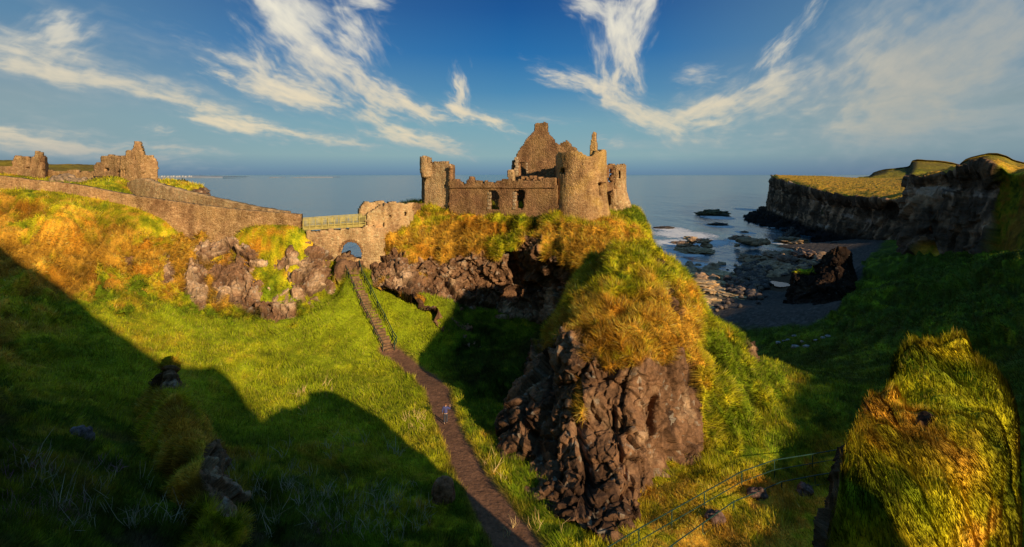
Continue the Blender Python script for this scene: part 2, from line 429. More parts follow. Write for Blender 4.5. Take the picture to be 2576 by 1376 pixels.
EXTRA = np.array([  # beyond what the camera sees: the sea gap behind the bridge, sea bed, land behind the walls
 (-22.2, 82, 18.5), (-22.5, 87, 8), (-22, 95, -4), (-34, 100, -6), (-14, 95, 2), (-48, 108, -4), (-58, 118, 2), (-32, 90, 6), (-40, 95, 8),
 (-75, 82, 30.0), (-75, 95, 30.6), (-70, 104, 31.6), (-85, 108, 31.6), (-90, 120, 31.8), (-58, 86, 29.6), (-64, 94, 30.4), (-66, 99, 31.3), (-48, 84, 27.2), (-40, 82, 24.5), (-120, 130, 32), (-130, 90, 31), (-100, 84, 30.6),
 (0, 110, -4), (25, 105, -4), (12, 95, 10), (0, 80, 14), (12, 70, 14.5), (35, 95, 0), (38, 110, -3), (10, 140, -5), (-40, 140, -5), (-60, 150, -3), (36, 80, 5),
 (6, 48, 12.5), (12, 42, 12.4), (14, 52, 13), (8, 60, 14), (22, 60, 13), (27, 75, 6),
 (0, 200, -6), (40, 200, -5), (-60, 220, -6), (110, 260, -4), (150, 250, 3), (120, 150, 12), (140, 180, 10), (170, 140, 25), (40, 260, -6)])
SP = np.concatenate([SP, EXTRA])
_S0 = 3.0
def _kern(a, b):
    d2 = ((a[:, None, :2] - b[None, :, :2]) ** 2).sum(-1)
    return np.sqrt(d2 + _S0 ** 2)
_A = np.zeros((len(SP) + 1,) * 2); _A[:-1, :-1] = _kern(SP, SP); _A[:-1, -1] = 1; _A[-1, :-1] = 1
_A[np.arange(len(SP)), np.arange(len(SP))] -= 0.25
_W = np.linalg.solve(_A, np.concatenate([SP[:, 2], [0]]))

PATH = np.array([P(*q) for q in [(1400,1700,23.6),(1305,1376,31.8),(1252,1288,35.0),(1192,1200,39.1),(1138,1095,45.4),(1117,1040,49.5),(1100,980,55),(1062,938,60),(1012,903,64),(978,884,66)]])
PATHB = np.array([P(*q) for q in [(1062,938,60),(1130,915,63),(1200,895,66),(1260,872,69.5)]])
def poly_dist(x, y, pl):
    d = np.full(x.shape, 1e9); 
    for a, b in zip(pl[:-1], pl[1:]):
        ab = b[:2] - a[:2]; t = np.clip(((x - a[0]) * ab[0] + (y - a[1]) * ab[1]) / (ab @ ab), 0, 1)
        d = np.minimum(d, np.hypot(x - a[0] - t * ab[0], y - a[1] - t * ab[1]))
    return d

def ground_base(x, y):
    sh = x.shape; q = np.stack([x.ravel(), y.ravel()], 1); out = np.empty(len(q))
    for i in range(0, len(q), 60000):
        k = _kern(q[i:i + 60000], SP); out[i:i + 60000] = k @ _W[:-1] + _W[-1]
    return out.reshape(sh)

def grass_colour(p, dry_bias=0.0, seed=0):
    """turf tone: green in the hollows, straw and rust on the drier banks"""
    n1 = fbm(p * np.array([1, 1, .6]), 7.0, 4, 31 + seed); n2 = fbm(p, 1.7, 3, 57 + seed); n3 = fbm(p, 0.6, 2, 77 + seed)
    d = dry_bias + 0.55 * n1 + 0.40 * n2 + 0.28 * n3
    c = mixc(np.broadcast_to(DEEP, p.shape), LUSH, sstep(-0.75, -0.25, d))
    c = mixc(c, YELLOW, sstep(-0.15, 0.35, d))
    c = mixc(c, DRY, sstep(0.20, 0.62, d))
    c = mixc(c, ORANGE, 0.65 * sstep(-0.05, 0.35, fbm(p, 3.1, 3, 91 + seed)) * sstep(0.15, 0.6, d))
    n4 = fbm(p * np.array([1, 1, .45]), 0.9, 3, 97 + seed)
    return c * np.clip(1 + 0.35 * n3 + 0.20 * n2 + .35 * n4, .3, 1.6)[..., None]

def rock_colour(p, pale=0.0, seed=0):
    f1, f2, cid = worley(p * np.array([1, 1, .8]), 0.9, 5 + seed)
    n = fbm(p, 4.0, 5, 11 + seed) + 0.7 * pale
    c = mixc(np.broadcast_to(ROCK_D, p.shape), ROCK_M, sstep(-0.45, 0.15, n + 0.5 * (cid - .5)))
    c = mixc(c, ROCK_L, sstep(0.25, 0.75, n + 0.35 * (cid - .5)))
    c = c * (0.72 + 0.28 * sstep(0.02, 0.12, f2 - f1))[..., None]
    li = sstep(0.45, 0.6, fbm(p, 0.5, 2, 23 + seed)) * 0.5
    return mixc(c, np.broadcast_to(C(.42, .37, .29), p.shape), li)

SCATTER = []      # (points, normals, colours, grass mask, length scale) for the grass builder

# ---- ground sheet
nu, ny = 1120, 760
uu = np.linspace(-1.28, 1.12, nu)
yy = np.geomspace(9.0, 262.0, ny)
GX = uu[None, :] * yy[:, None]; GY = np.repeat(yy[:, None], nu, 1)
GZ = ground_base(GX, GY)
g = np.stack([GX, GY, GZ], -1)
u_, v_ = toD(g)
w1 = fbm(np.stack([GX, GY, GZ], -1), 2.6, 3, 3)
jag = 0.55 * w1 + 0.35 * fbm(g, 0.9, 2, 8)
rk = np.full(GX.shape, -9.0)
for e in [(885,662,45,30,0),
          (1000,690,60,30,0),(955,665,45,28,0)]:
    rk = np.maximum(rk, np.where(GY < 80, ell(u_, v_, *e), -9))
rockm = sstep(0.0, 0.22, rk + 0.75 * jag - 0.02)
dpath = poly_dist(GX, GY, PATH) - np.interp(GY, [24, 32, 46, 56, 66], [1.35, 1.3, .80, 1.1, 1.0])
pathm = 1 - sstep(-0.12, 0.22, dpath + 0.18 * fbm(g, 0.8, 3, 41))
face_dip = sstep(0.0, .35, np.maximum(ell(u_, v_, 560, 680, 330, 125, 8), ell(u_, v_, 800, 680, 80, 70, 20))) * (GY < 79.5) * (GY > 58)
beach_line = np.interp(u_, [1600, 1830, 1900, 2030, 2090, 2140, 2190, 2230], [800, 815, 824, 815, 790, 740, 640, 600])
beach = sstep(12, -6, v_ - beach_line + 10 * w1) * (GY > 95) * (GZ < 9) * (u_ < 2240)
# relief: tussocks, rock knuckles
g = g - np.stack([0 * GX, 0 * GX, 1.8 * face_dip], -1)
slope_n = grid_normals(g); slope_n *= np.sign(slope_n[..., 2:3])
steep = 1 - slope_n[..., 2]
far_lod = sstep(140, 60, GY)
tuss = fbm(g * np.array([1, 1, .45]), 1.3, 4, 61) * 0.42 + fbm(g * np.array([1, 1, .6]), 4.0, 3, 62) * 0.55
gul = fbm(np.stack([GX * .9 + .25 * GY, GY * .18, GZ * .12], -1), 2.6, 3, 63, ridged=True)
rough_left = sstep(17.0, 23.0, GZ) * sstep(0, -20, GX) * sstep(76.5, 70, GY)
relief = tuss * (0.6 + 1.6 * rough_left) * sstep(79, 73, GY * (GX < -20))  + (gul - .25) * 1.9 * rough_left
fk, gk, cid = facet(g, 1.6, 71); f1, f2 = 0 * gk, gk
knuck = (cid - .35) * 1.3 + 0.7 * sstep(0, .25, f2 - f1) + fbm(g, 3.0, 4, 72) * 0.9
relief = relief * (1 - rockm) * (1 - 0.9 * pathm) * (1 - .8 * beach) + rockm * (knuck * 0.85 + 0.2) + beach * fbm(g, 1.2, 4, 73) * 0.25 - pathm * 0.10
hill_r = sstep(45, 60, GX) * (GY < 200) * (1 - beach)
relief += hill_r * fbm(np.stack([GX * .5 - .4 * GY, GY * .25, GZ], -1), 1.3, 3, 74, ridged=True) * 1.1
g = g + slope_n * relief[..., None]
GZF = g[..., 2].copy()
# colours
bias = 0.0 + 0.36 * rough_left + 0.16 * sstep(17, 24, GZ) * (GX < 0) + .14 * sstep(60, 48, GY) * (GX < 0) - 0.35 * sstep(-24, -12, GX) * sstep(13.2, 15, GZ) * 0 - 0.45 * sstep(40, 22, GY) * (GX < -6)  # last term: deeper green puts the left foreground's shade into the turf
bias = bias - 0.20 * sstep(1.2, .6, np.hypot((GX + 10) / 9.0, (GY - 72) / 12.0)) - 0.55 * sstep(1.25, .55, np.hypot((GX - 1.0) / 9.0, (GY - 65) / 13.0) + .35 * w1)  # gully term deepens the green where the crag's shadow falls
bias = bias - 0.75 * sstep(25, 40, GX) + 0.25 * ((GX > 4) & (GX < 24) & (GY < 42))  # right hillside pushed to deep green, darkening its shadow through the colour
gc = grass_colour(g, bias) * (.38 + .75 * sstep(-.45, .40, tuss + .55 * (gul - .25) * rough_left))[..., None]  # low spots between tussocks darkened: crease shade painted into the turf
lawn = sstep(20.5, 17.5, GZ) * sstep(-48, -38, GX) * sstep(1.5, -1.5, GX + .115 * GY) * sstep(36, 44, GY) * (GY < 80)
lime = C(.37, .41, .010) * np.clip(1 + .35 * fbm(g, 1.6, 4, 88) + .25 * fbm(g, 6, 3, 89), .4, 1.5)[..., None]
gc = mixc(gc, lime, .6 * lawn)
hollow_shade = sstep(1.25, .55, np.hypot((GX + .3) / 7.5, (GY - 65) / 13.0) + .35 * w1)
gc = gc * (1 - .42 * hollow_shade)[..., None]  # the crag's shade over the gully, painted into the ground colour
gc = mixc(gc, gc * 1.1 + C(.03, .022, .0), sstep(26, 36, GX))
gc = gc * (1 - np.maximum(.10 * sstep(24, 36, GX), .50 * sstep(52, 24, GY) * sstep(-5, -14, GX)))[..., None]  # shaded left foreground and right hillside painted darker still
gc = gc * (1 - 0 * np.maximum(sstep(24, 36, GX), sstep(46, 26, GY) * sstep(-6, -14, GX)))[..., None]
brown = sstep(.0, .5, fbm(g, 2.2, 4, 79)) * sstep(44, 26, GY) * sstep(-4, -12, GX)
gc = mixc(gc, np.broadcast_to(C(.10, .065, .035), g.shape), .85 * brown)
rc = rock_colour(g, 0.35)
wear = sstep(.55, .0, np.abs(dpath) - .1)
gc = mixc(gc, C(.34, .2, .03), 0.35 * wear)
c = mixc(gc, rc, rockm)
dirt = DIRT * (1 + 0.35 * fbm(g, .5, 4, 81) + .25 * (worley(g, .22, 82)[2] - .5))[..., None]
c = mixc(c, dirt, pathm)
# beach: tan shelves, dark wrack, shingle
sh = fbm(g * np.array([.8, .45, 1]), 9.0, 4, 83)
peb = worley(g, 0.55, 84)[2]
bc = mixc(np.broadcast_to(C(.075, .058, .046), g.shape), C(.15, .12, .10), peb ** 3)
bc = mixc(bc, C(.42, .27, .12), sstep(.05, .22, sh + .35 * ell(u_, v_, 1775, 720, 90, 70) - .1) * (GY > 128) * sstep(1930, 1840, u_))
bc = mixc(bc, C(.10, .055, .028), sstep(.1, .3, ell(u_, v_, 1935, 690, 110, 50) + .4 * sh) * (GY > 135))
c = mixc(c, bc, beach)
c = mixc(c, np.broadcast_to(WETROCK, g.shape), sstep(0.9, 0.1, GZ) * .7)
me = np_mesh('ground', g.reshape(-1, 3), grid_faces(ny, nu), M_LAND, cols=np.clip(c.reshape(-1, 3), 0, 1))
tag(link('ground', me), kind='structure')
nrm = grid_normals(g); nrm *= np.sign(nrm[..., 2:3])
grassm = (1 - rockm) * (1 - pathm) * (1 - sstep(0.0, .5, beach)) * (GZ > 1.5)
SCATTER.append((g, nrm, np.clip(c, 0, 1), grassm * (GY < 135) * (GY > 12), 1.0))

def ground_z(x, y):
    """height of the finished ground sheet"""
    fy = np.log(y / yy[0]) / np.log(yy[-1] / yy[0]) * (ny - 1); fx = (x / y - uu[0]) / (uu[-1] - uu[0]) * (nu - 1)
    iy = int(np.clip(round(fy), 0, ny - 1)); ix = int(np.clip(round(fx), 0, nu - 1))
    return float(GZF[iy, ix])

def ground_hit(u, v, y0=14.0, y1=255.0):
    """point of the ground sheet on the survey ray (u, v)"""
    prev = None
    for y in np.geomspace(y0, y1, 900):
        p = P(u, v, y); z = ground_z(p[0], y)
        if p[2] <= z: return np.array([p[0], y, z])
    return P(u, v, y1)

# ---- rock bodies built as nets
def rock_body(name, net, nr, nc, grass_fn, disp=1.0, pale=0.0, seed=0, mat=None, cell=1.5, dry=0.35, flip=False, gl=1.0, kind='structure', extra=None, grain=1.0, block=1.0, dark=1.0, tscale=1.0, tuft=1.0, ridge=.8, small=1.0):
    s = net_surface(net, nr, nc)
    n = grid_normals(s)
    if flip: n = -n
    u, v = toD(s)
    jag = 0.6 * fbm(s, 2.4, 3, 101 + seed) + 0.4 * fbm(s, .8, 3, 102 + seed)
    gm = sstep(-.12, .18, grass_fn(s, n, u, v, jag))
    gz = np.array([1, 1, grain])
    wob = .35 * np.stack([fbm(s, 1.2, 2, 7), fbm(s, 1.2, 2, 8), fbm(s, 1.2, 2, 9)], -1)
    fa, ga, ida = facet(s * gz + wob, cell * 1.5, 103 + seed, 1.0, .75)
    fb, gb, idb = facet(s * gz + wob * .6, cell * .55, 104 + seed, 1.0, .7)
    fc, gc_, idc = facet(s + wob * .3, cell * .2, 114 + seed, .9, .6)
    crack = sstep(.0, .10, ga) * .6 + sstep(.0, .12, gb) * .4
    knob = block * (.75 * fa + .55 * (sstep(0, .12, ga) - 1) * cell * .35) + small * (.70 * fb + .16 * (sstep(0, .15, gb) - 1) * cell * .4) + .75 * fc + fbm(s, 5.0, 4, 105 + seed) * 1.2 + .25
    tus = fbm(s * np.array([1, 1, .5]), 1.1 * tscale, 4, 106 + seed) * .45 + (fbm(s * np.array([1, 1, .3]), 2.6 * tscale, 3, 107 + seed, ridged=True) - .2) * ridge
    d = (1 - gm) * knob * disp + gm * (tus * min(disp, 1.0) * tuft + .15)
    s2 = s + n * d[..., None]
    if extra is not None: s2 = extra(s2, u, v)
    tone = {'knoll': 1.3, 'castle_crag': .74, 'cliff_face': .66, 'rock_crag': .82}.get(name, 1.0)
    c = mixc(rock_colour(s2, pale, seed) * (dark * (.40 + .60 * crack) * (.78 + .44 * idb))[..., None], grass_colour(s2, dry(u, v) if callable(dry) else dry, seed) * (tone * (.30 + .85 * sstep(-.5, .4, tus)))[..., None], gm)  # turf creases get painted shade: colour drops where the tussock relief is low
    me = np_mesh(name, s2.reshape(-1, 3), grid_faces(nr, nc, flip), mat or M_LAND, cols=np.clip(c.reshape(-1, 3), 0, 1))
    o = link(name, me)
    if kind: tag(o, kind=kind)
    n2 = grid_normals(s2) * (-1 if flip else 1)
    SCATTER.append((s2, n2, np.clip(c, 0, 1), gm, gl))
    return o, s2, n2, gm

# rock face under the end of the left wall
FACE_NET = list(zip(*[
 [(250,520,79),(245,575,75),(240,640,69.5),(238,710,63.5),(235,790,57.5)],
 [(350,552,78.8),(345,600,74.6),(340,670,70),(338,740,64.5),(335,820,59)],
 [(455,600,78.5),(452,640,74.2),(450,700,69.8),(448,770,65.6),(445,840,61.5)],
 [(520,602,78.5),(515,640,74.6),(512,705,70.6),(512,775,66.6),(512,850,62.8)],
 [(590,596,78.5),(588,640,75.2),(586,710,71.6),(584,790,67.5),(582,860,63.5)],
 [(650,580,79),(648,625,76),(650,710,72),(655,800,68),(658,870,64)],
 [(720,572,79.5),(722,620,76.8),(728,700,72.8),(730,780,69.5),(735,860,65)],
 [(775,574,80),(785,610,78),(800,670,75.6),(805,730,73.4),(815,800,71)],
 [(830,606,81.5),(838,630,80.2),(845,660,79),(852,700,77.5),(860,750,76)],
]))
def face_grass(s, n, u, v, jag):
    r = np.full(u.shape, -2.0)
    for e in [(715,665,210,115,10),(775,635,100,80,0),(420,690,26,60,0),(325,660,14,40,0),(620,705,110,105,-10),(495,725,36,70,0),(695,775,65,60,20),(535,640,60,34,0),(842,650,60,50,0),(775,725,85,55,-30)]:
        r = np.maximum(r, ell(u, v, *e))
    return -(r - .06) * 1.7 + 1.0 * jag + .25 * sstep(.45, .8, n[..., 2])
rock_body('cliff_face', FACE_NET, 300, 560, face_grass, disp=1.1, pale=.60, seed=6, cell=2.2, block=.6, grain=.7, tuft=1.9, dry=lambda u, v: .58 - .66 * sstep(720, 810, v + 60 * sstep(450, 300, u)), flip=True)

# castle crag: flat top under the walls, hanging skirt of rusty grass, cave cliff
CASTLE_NET = list(zip(*[
 [(905,565,96),(918,592,83.5),(918,618,82),(925,642,81),(930,665,79),(935,690,77),(940,730,74)],
 [(940,545,97),(962,590,83),(960,612,81.5),(965,645,80),(970,672,78.5),(975,695,76.5),(985,740,73)],
 [(1000,520,98),(1010,572,84),(1002,602,82),(1005,640,80),(1015,672,78.5),(1025,705,76),(1040,760,72)],
 [(1060,505,99),(1052,538,86),(1046,590,83),(1045,642,80),(1050,695,78.5),(1065,745,75.5),(1085,800,70)],
 [(1120,500,100),(1110,520,88),(1110,580,84),(1105,640,80),(1115,710,78.5),(1130,785,74.5),(1140,850,68)],
 [(1200,500,100),(1190,542,85.5),(1190,590,82.5),(1190,632,79.5),(1195,730,78.5),(1195,825,74),(1200,890,68)],
 [(1260,500,100),(1255,546,83.5),(1255,585,81),(1252,625,78),(1258,735,79),(1258,850,74),(1260,900,68)],
 [(1330,500,100),(1325,545,81.5),(1325,578,79),(1320,622,76.5),(1325,720,80),(1330,850,75),(1330,905,68)],
 [(1420,500,98),(1415,545,78.5),(1418,585,75.5),(1405,645,72.5),(1400,720,76),(1400,820,72),(1400,890,66)],
 [(1500,510,96),(1500,568,76.5),(1505,600,73),(1505,640,70),(1500,700,68),(1490,780,66),(1480,860,64)],
 [(1550,520,97),(1555,548,79.5),(1562,592,76),(1570,640,73),(1575,700,72),(1580,780,70),(1580,860,68)],
 [(1575,525,99),(1590,537,84),(1606,570,81),(1622,620,79),(1640,690,77),(1660,780,76),(1670,860,75)],
 [(1585,530,104),(1604,540,90),(1622,580,88),(1642,640,86),(1670,720,85),(1700,800,84),(1720,860,84)],
 [(1560,540,112),(1590,550,100),(1610,600,98),(1630,660,97),(1660,730,96),(1690,800,95),(1700,840,95)],
]))
def castle_grass(s, n, u, v, jag):
    lip = np.interp(u, [900,960,1030,1100,1200,1300,1345,1430,1500,1640], [640,640,650,655,648,632,618,668,760,900])
    a = (lip - v) / 40.0 + 1.3 * jag
    a = np.where((u < 1075) & (v > 690), -.4 + 1.4 * jag, a)
    return np.where((u > 1300) & (u < 1370) & (v > 600) & (v < 650), a - .3, a)
def _castle_noise(s, u, v): return s
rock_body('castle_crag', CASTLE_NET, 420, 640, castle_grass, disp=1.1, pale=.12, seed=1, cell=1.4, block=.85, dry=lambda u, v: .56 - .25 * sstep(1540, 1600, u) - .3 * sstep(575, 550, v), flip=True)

# front crag
CRAG_NET = list(zip(*[
 [(1500,650,66),(1465,700,65),(1425,780,64),(1380,870,62),(1330,980,58),(1300,1090,52),(1290,1180,47)],
 [(1510,648,60),(1465,700,57),(1425,780,54.5),(1378,870,51.5),(1315,980,48.5),(1275,1090,46),(1280,1170,43.5)],
 [(1540,625,57),(1485,740,51),(1432,830,47),(1385,960,45),(1345,1080,43),(1315,1190,41),(1310,1255,38.5)],
 [(1562,614,56),(1520,740,49),(1490,860,43),(1440,980,41.5),(1425,1100,39.7),(1405,1220,37.5),(1398,1310,35)],
 [(1590,611,56),(1568,740,48),(1558,862,42),(1535,980,40.5),(1520,1100,38.3),(1510,1230,36),(1510,1370,32.8)],
 [(1620,616,56),(1620,740,48),(1630,850,42.5),(1612,980,40.5),(1600,1100,38.3),(1582,1230,36),(1560,1380,32.2)],
 [(1650,636,57),(1680,740,49.5),(1690,850,44),(1692,960,42),(1682,1060,40.2),(1662,1170,38),(1632,1290,35.4)],
 [(1682,660,59),(1722,745,53),(1735,850,47.5),(1742,960,44.8),(1742,1050,43),(1722,1150,41),(1700,1250,37.5)],
 [(1702,672,62),(1764,790,57),(1800,870,52.5),(1840,950,49.5),(1850,1030,46.8),(1840,1120,43.6),(1820,1215,39.5)],
 [(1702,684,67),(1775,795,65),(1850,850,62),(1895,912,59),(1945,970,55),(1950,1075,48.5),(1920,1185,41)],
 [(1690,690,75),(1768,800,76),(1845,850,74),(1900,915,68),(1975,960,60),(2010,1040,53),(2010,1120,46.5)],
]))
def crag_grass(s, n, u, v, jag):
    lip = np.interp(u, [1280,1380,1440,1500,1600,1690,1725,1745,1760,1780], [900,870,850,905,930,900,880,900,1060,1500])
    a = (lip - v) / 60.0 + 1.25 * jag
    rr = ell(u, v, 1690, 760, 26, 110, -18)          # bare streaks on the shoulder
    a = np.where(rr > -.3, np.minimum(a, .45 - 1.2 * rr + 1.3 * jag), a)
    sh = ell(u, v, 1885, 870, 18, 60, -20)
    a = np.where(sh > 0, np.minimum(a, .2 - 1.0 * sh + jag), a)
    tuft = ell(u, v, 1462, 1010, 14, 70, 0)
    return np.where(v > lip, np.maximum(a, -.25 + 1.5 * tuft + .6 * jag), a)
def crag_shape(s, u, v):
    # deep vertical clefts splitting the rock face into buttresses
    for cu, w, d, v0, v1 in [(1468, 9, 1.5, 960, 1330), (1352, 9, .9, 960, 1200), (1655, 9, 1.0, 1000, 1110), (1560, 6, .7, 1020, 1250)]:
        m = np.exp(-((u - cu - 14 * np.sin(v / 60)) / w) ** 2) * sstep(v0 - 40, v0 + 40, v) * sstep(v1 + 40, v1 - 40, v)
        s = s + np.stack([m * 0, m * d, m * 0], -1)
    return s
crag, *_ = rock_body('rock_crag', CRAG_NET, 620, 560, crag_grass, disp=1.0, pale=-.12, seed=2, cell=2.8, grain=.60, block=.40, small=.55, dry=lambda u, v: .46 - .52 * sstep(1720, 1800, u) - .34 * sstep(800, 690, v), flip=True, kind=None, extra=crag_shape)
tag(crag, 'huge dark rock crag with a grassy crown standing right of the dirt path', 'rock crag')

# knoll in the right foreground
KNOLL_NET = [
 [(2150,1250,30.5),(2258,960,30),(2350,925,29.5),(2390,985,29.8),(2410,1150,30.2)],
 [(2185,1200,29),(2262,895,28),(2368,866,27),(2448,893,27.5),(2512,1080,29)],
 [(2165,1250,26),(2222,960,25),(2335,945,25),(2502,958,25.5),(2545,1120,26)],
 [(2130,1330,23.5),(2158,1050,22.5),(2305,1040,22.8),(2505,1030,23),(2560,1170,24)],
 [(2090,1430,21.6),(2112,1140,21.0),(2290,1135,21.2),(2492,1120,21.4),(2545,1270,22)],
 [(2062,1500,20.4),(2080,1215,19.7),(2270,1215,19.9),(2460,1215,20.1),(2515,1380,20.6)],
 [(2010,1600,19.2),(2062,1300,18.5),(2250,1300,18.6),(2425,1310,18.8),(2480,1490,19.4)],
 [(1950,1700,17.8),(2032,1400,17.2),(2230,1400,17.2),(2400,1430,17.4),(2455,1620,18.2)],
]
KNOLL_NET = [[(u, v, y * .52) for u, v, y in r] for r in KNOLL_NET]
# carry the spur's flanks down to the floor of the gully
KNOLL_NET = [[(2120, 439 + 20.2 / (y0 * 1.02) * F, y0 * 1.02), (r[0][0] - 18, r[0][1] + 430, y0)] + r + [(r[-1][0] + 25, r[-1][1] + 420, r[-1][2]), (r[-1][0] + 60, 439 + 20.0 / r[-1][2] * F, r[-1][2])] for r in KNOLL_NET for y0 in [r[0][2]]]
_b = KNOLL_NET[0]
KNOLL_NET = [[(u - (u - 2400) * .05, 439 + 20.5 / 16.6 * F, 16.6) for u, v, y in _b], [(u, v + 330, y + .35) for u, v, y in _b]] + KNOLL_NET
def knoll_grass(s, n, u, v, jag):
    left = np.interp(v, [870,960,1050,1150,1300,1400], [2252,2218,2170,2124,2088,2060])
    a = (u - left) / 30.0 + .9 * jag
    bare = ell(u, v, 2330, 1055, 45, 45)
    return np.where(bare > -.2, np.minimum(a, .3 - 1.0 * bare + jag), a)
def knoll_shape(s, u, v):
    b = fbm(s, 1.7, 3, 222) * .80 + fbm(s, .6, 3, 223) * .25
    s = s + np.stack([b * 0, b * -.2, b], -1)
    h = np.exp(-(((u - 2300) / 30) ** 2 + ((v - 890) / 40) ** 2)) * .05 - np.exp(-(((u - 2322) / 12) ** 2 + ((v - 885) / 40) ** 2)) * .14
    return s + np.stack([h * 0, h * 0, h], -1)
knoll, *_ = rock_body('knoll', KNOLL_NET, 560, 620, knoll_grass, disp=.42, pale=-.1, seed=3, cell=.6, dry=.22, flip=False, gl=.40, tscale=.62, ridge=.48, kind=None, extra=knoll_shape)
tag(knoll, 'shaggy sunlit grassy knoll with one rocky side in the right foreground', 'knoll')

# rocky spur with a pointed tip in the left foreground
SPUR_NET = list(zip(*[
 [(395,985,47),(365,1010,46),(330,1060,42),(320,1150,37),(330,1290,31),(340,1400,27)],
 [(406,972,46.5),(385,992,44),(372,1040,40.5),(380,1140,35.5),(410,1280,30),(430,1400,26.5)],
 [(427,908,45),(421,955,43.4),(425,1010,39.5),(460,1110,34.6),(490,1240,29.5),(500,1400,26)],
 [(440,958,45.6),(446,968,43.6),(462,1020,40),(520,1120,35.4),(560,1240,30.5),(570,1400,26.5)],
 [(450,985,46.5),(470,1010,45),(500,1060,42),(560,1150,37.8),(600,1260,33.5),(610,1400,28.5)],
]))
SPUR_NET = [[(u, v, y * (1, .985, .955, .975, 1)[k]) for k, (u, v, y) in enumerate(r)] for r in SPUR_NET]
def spur_grass(s, n, u, v, jag):
    a = .55 + 1.2 * jag
    b = np.maximum(ell(u, v, 425, 962, 34, 34) - .1, ell(u, v, 545, 1215, 40, 120, -14))
    return a - 2.2 * np.clip(b, -.2, 1) - .3
spur, *_ = rock_body('rock_outcrop', SPUR_NET, 320, 200, spur_grass, disp=.7, pale=.1, seed=4, cell=1.1, dry=.42, flip=True, gl=.8, kind=None)
tag(spur, 'shadowed grassy rock spur with a sunlit pointed tip in the left foreground', 'rock outcrop')

# dark sea stack on the beach
STACK_NET = list(zip(*[
 [(1985,705,150),(1982,720,149),(1982,740,146),(1980,765,144)],
 [(1995,682,146),(1992,705,143),(1990,735,140),(1985,775,136)],
 [(2040,676,145),(2035,700,141),(2035,740,137),(2035,785,132)],
 [(2068,640,144),(2062,690,139),(2055,740,135),(2050,800,129)],
 [(2100,618,142),(2100,680,137),(2098,745,132),(2095,810,127)],
 [(2128,626,142),(2132,680,138),(2138,740,133),(2142,810,127)],
 [(2140,650,145),(2156,700,142),(2168,750,138),(2178,800,132)],
 [(2130,655,152),(2155,700,152),(2172,745,151),(2182,790,150)],
]))
stack, *_ = rock_body('sea_stack', STACK_NET, 200, 260, lambda s, n, u, v, j: -.8 + .5 * j + .9 * (u < 2050) * (v < 686), disp=.5, pale=-.6, seed=5, cell=3.2, grain=.5, dry=.1, dark=.3, flip=True, kind=None, mat=M_ROCK)
tag(stack, 'black rock stack with a low left shoulder at the back of the beach', 'sea stack')

# ---- far cliffs on the right
def strata(s, n, u, v, jag, seed, amp=1.6):
    flat = np.stack([s[..., 0], s[..., 1], s[..., 2] * .10], -1)
    col = fbm(flat, 13.0, 4, seed, ridged=True); col2 = fbm(flat, 4.0, 3, seed + 3, ridged=True)
    fa, ga, ia = facet(s * np.array([1, 1, .45]), 4.5, seed + 4, 1.0, .7); fb, gb, ib = facet(s * np.array([1, 1, .6]), 1.6, seed + 5, 1.0, .7)
    lay = fbm(np.stack([s[..., 0] * .06, s[..., 1] * .06, s[..., 2] + 1.2 * jag], -1), 2.2, 3, seed + 1)
    return amp * (1.5 * col + .45 * col2 + .45 * lay) + .55 * fa + .5 * fb + 1.2 * fbm(s, 9, 4, seed + 2)

def far_cliff(name, net, nr, nc, grass_fn, seed, amp, flip=True, dark=1.0, dry=.1, mat=None):
    s = net_surface(net, nr, nc); n = grid_normals(s) * (-1 if flip else 1); u, v = toD(s)
    jag = .6 * fbm(s, 14, 4, seed + 5) + .4 * fbm(s, 4, 3, seed + 6)
    gm = sstep(-.1, .2, grass_fn(s, n, u, v, jag))
    gm = gm * sstep(7, 11, s[..., 2] + 4 * jag)
    d = strata(s, n, u, v, jag, seed, amp) * (1 - gm) + gm * fbm(s, 5.0, 4, seed + 9) * .6
    s2 = s + n * d[..., None]
    s2[..., 2] += gm * .9 * fbm(s, 9.0, 4, seed + 21) + .5 * fbm(s, 2.5, 3, seed + 22)
    lay = fbm(np.stack([s[..., 0] * .05, s[..., 1] * .05, s[..., 2] + 1.5 * jag], -1), 2.6, 4, seed + 11) + .5 * fbm(s, 7.0, 4, seed + 13)
    vert = fbm(np.stack([s[..., 0], s[..., 1], s[..., 2] * .1], -1), 2.2, 4, seed + 12)
    rc = mixc(np.broadcast_to(C(.06, .036, .022), s.shape), C(.34, .185, .10), sstep(-.15, .6, .4 * lay + 1.0 * vert))
    rc = mixc(rc, C(.34, .26, .21), .6 * sstep(.35, .7, lay + .3 * vert)) * dark
    gc = grass_colour(s2, dry, seed)
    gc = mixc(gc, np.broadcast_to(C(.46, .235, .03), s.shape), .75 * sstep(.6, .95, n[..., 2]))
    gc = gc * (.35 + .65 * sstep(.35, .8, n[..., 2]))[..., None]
    rc = mixc(rc, np.broadcast_to(WETROCK, s.shape), sstep(6, 2.5, s2[..., 2]))
    c = mixc(rc, gc, gm)
    me = np_mesh(name, s2.reshape(-1, 3), grid_faces(nr, nc, flip), mat or M_FAR, cols=np.clip(c.reshape(-1, 3), 0, 1))
    return tag(link(name, me), kind='structure'), s2, n

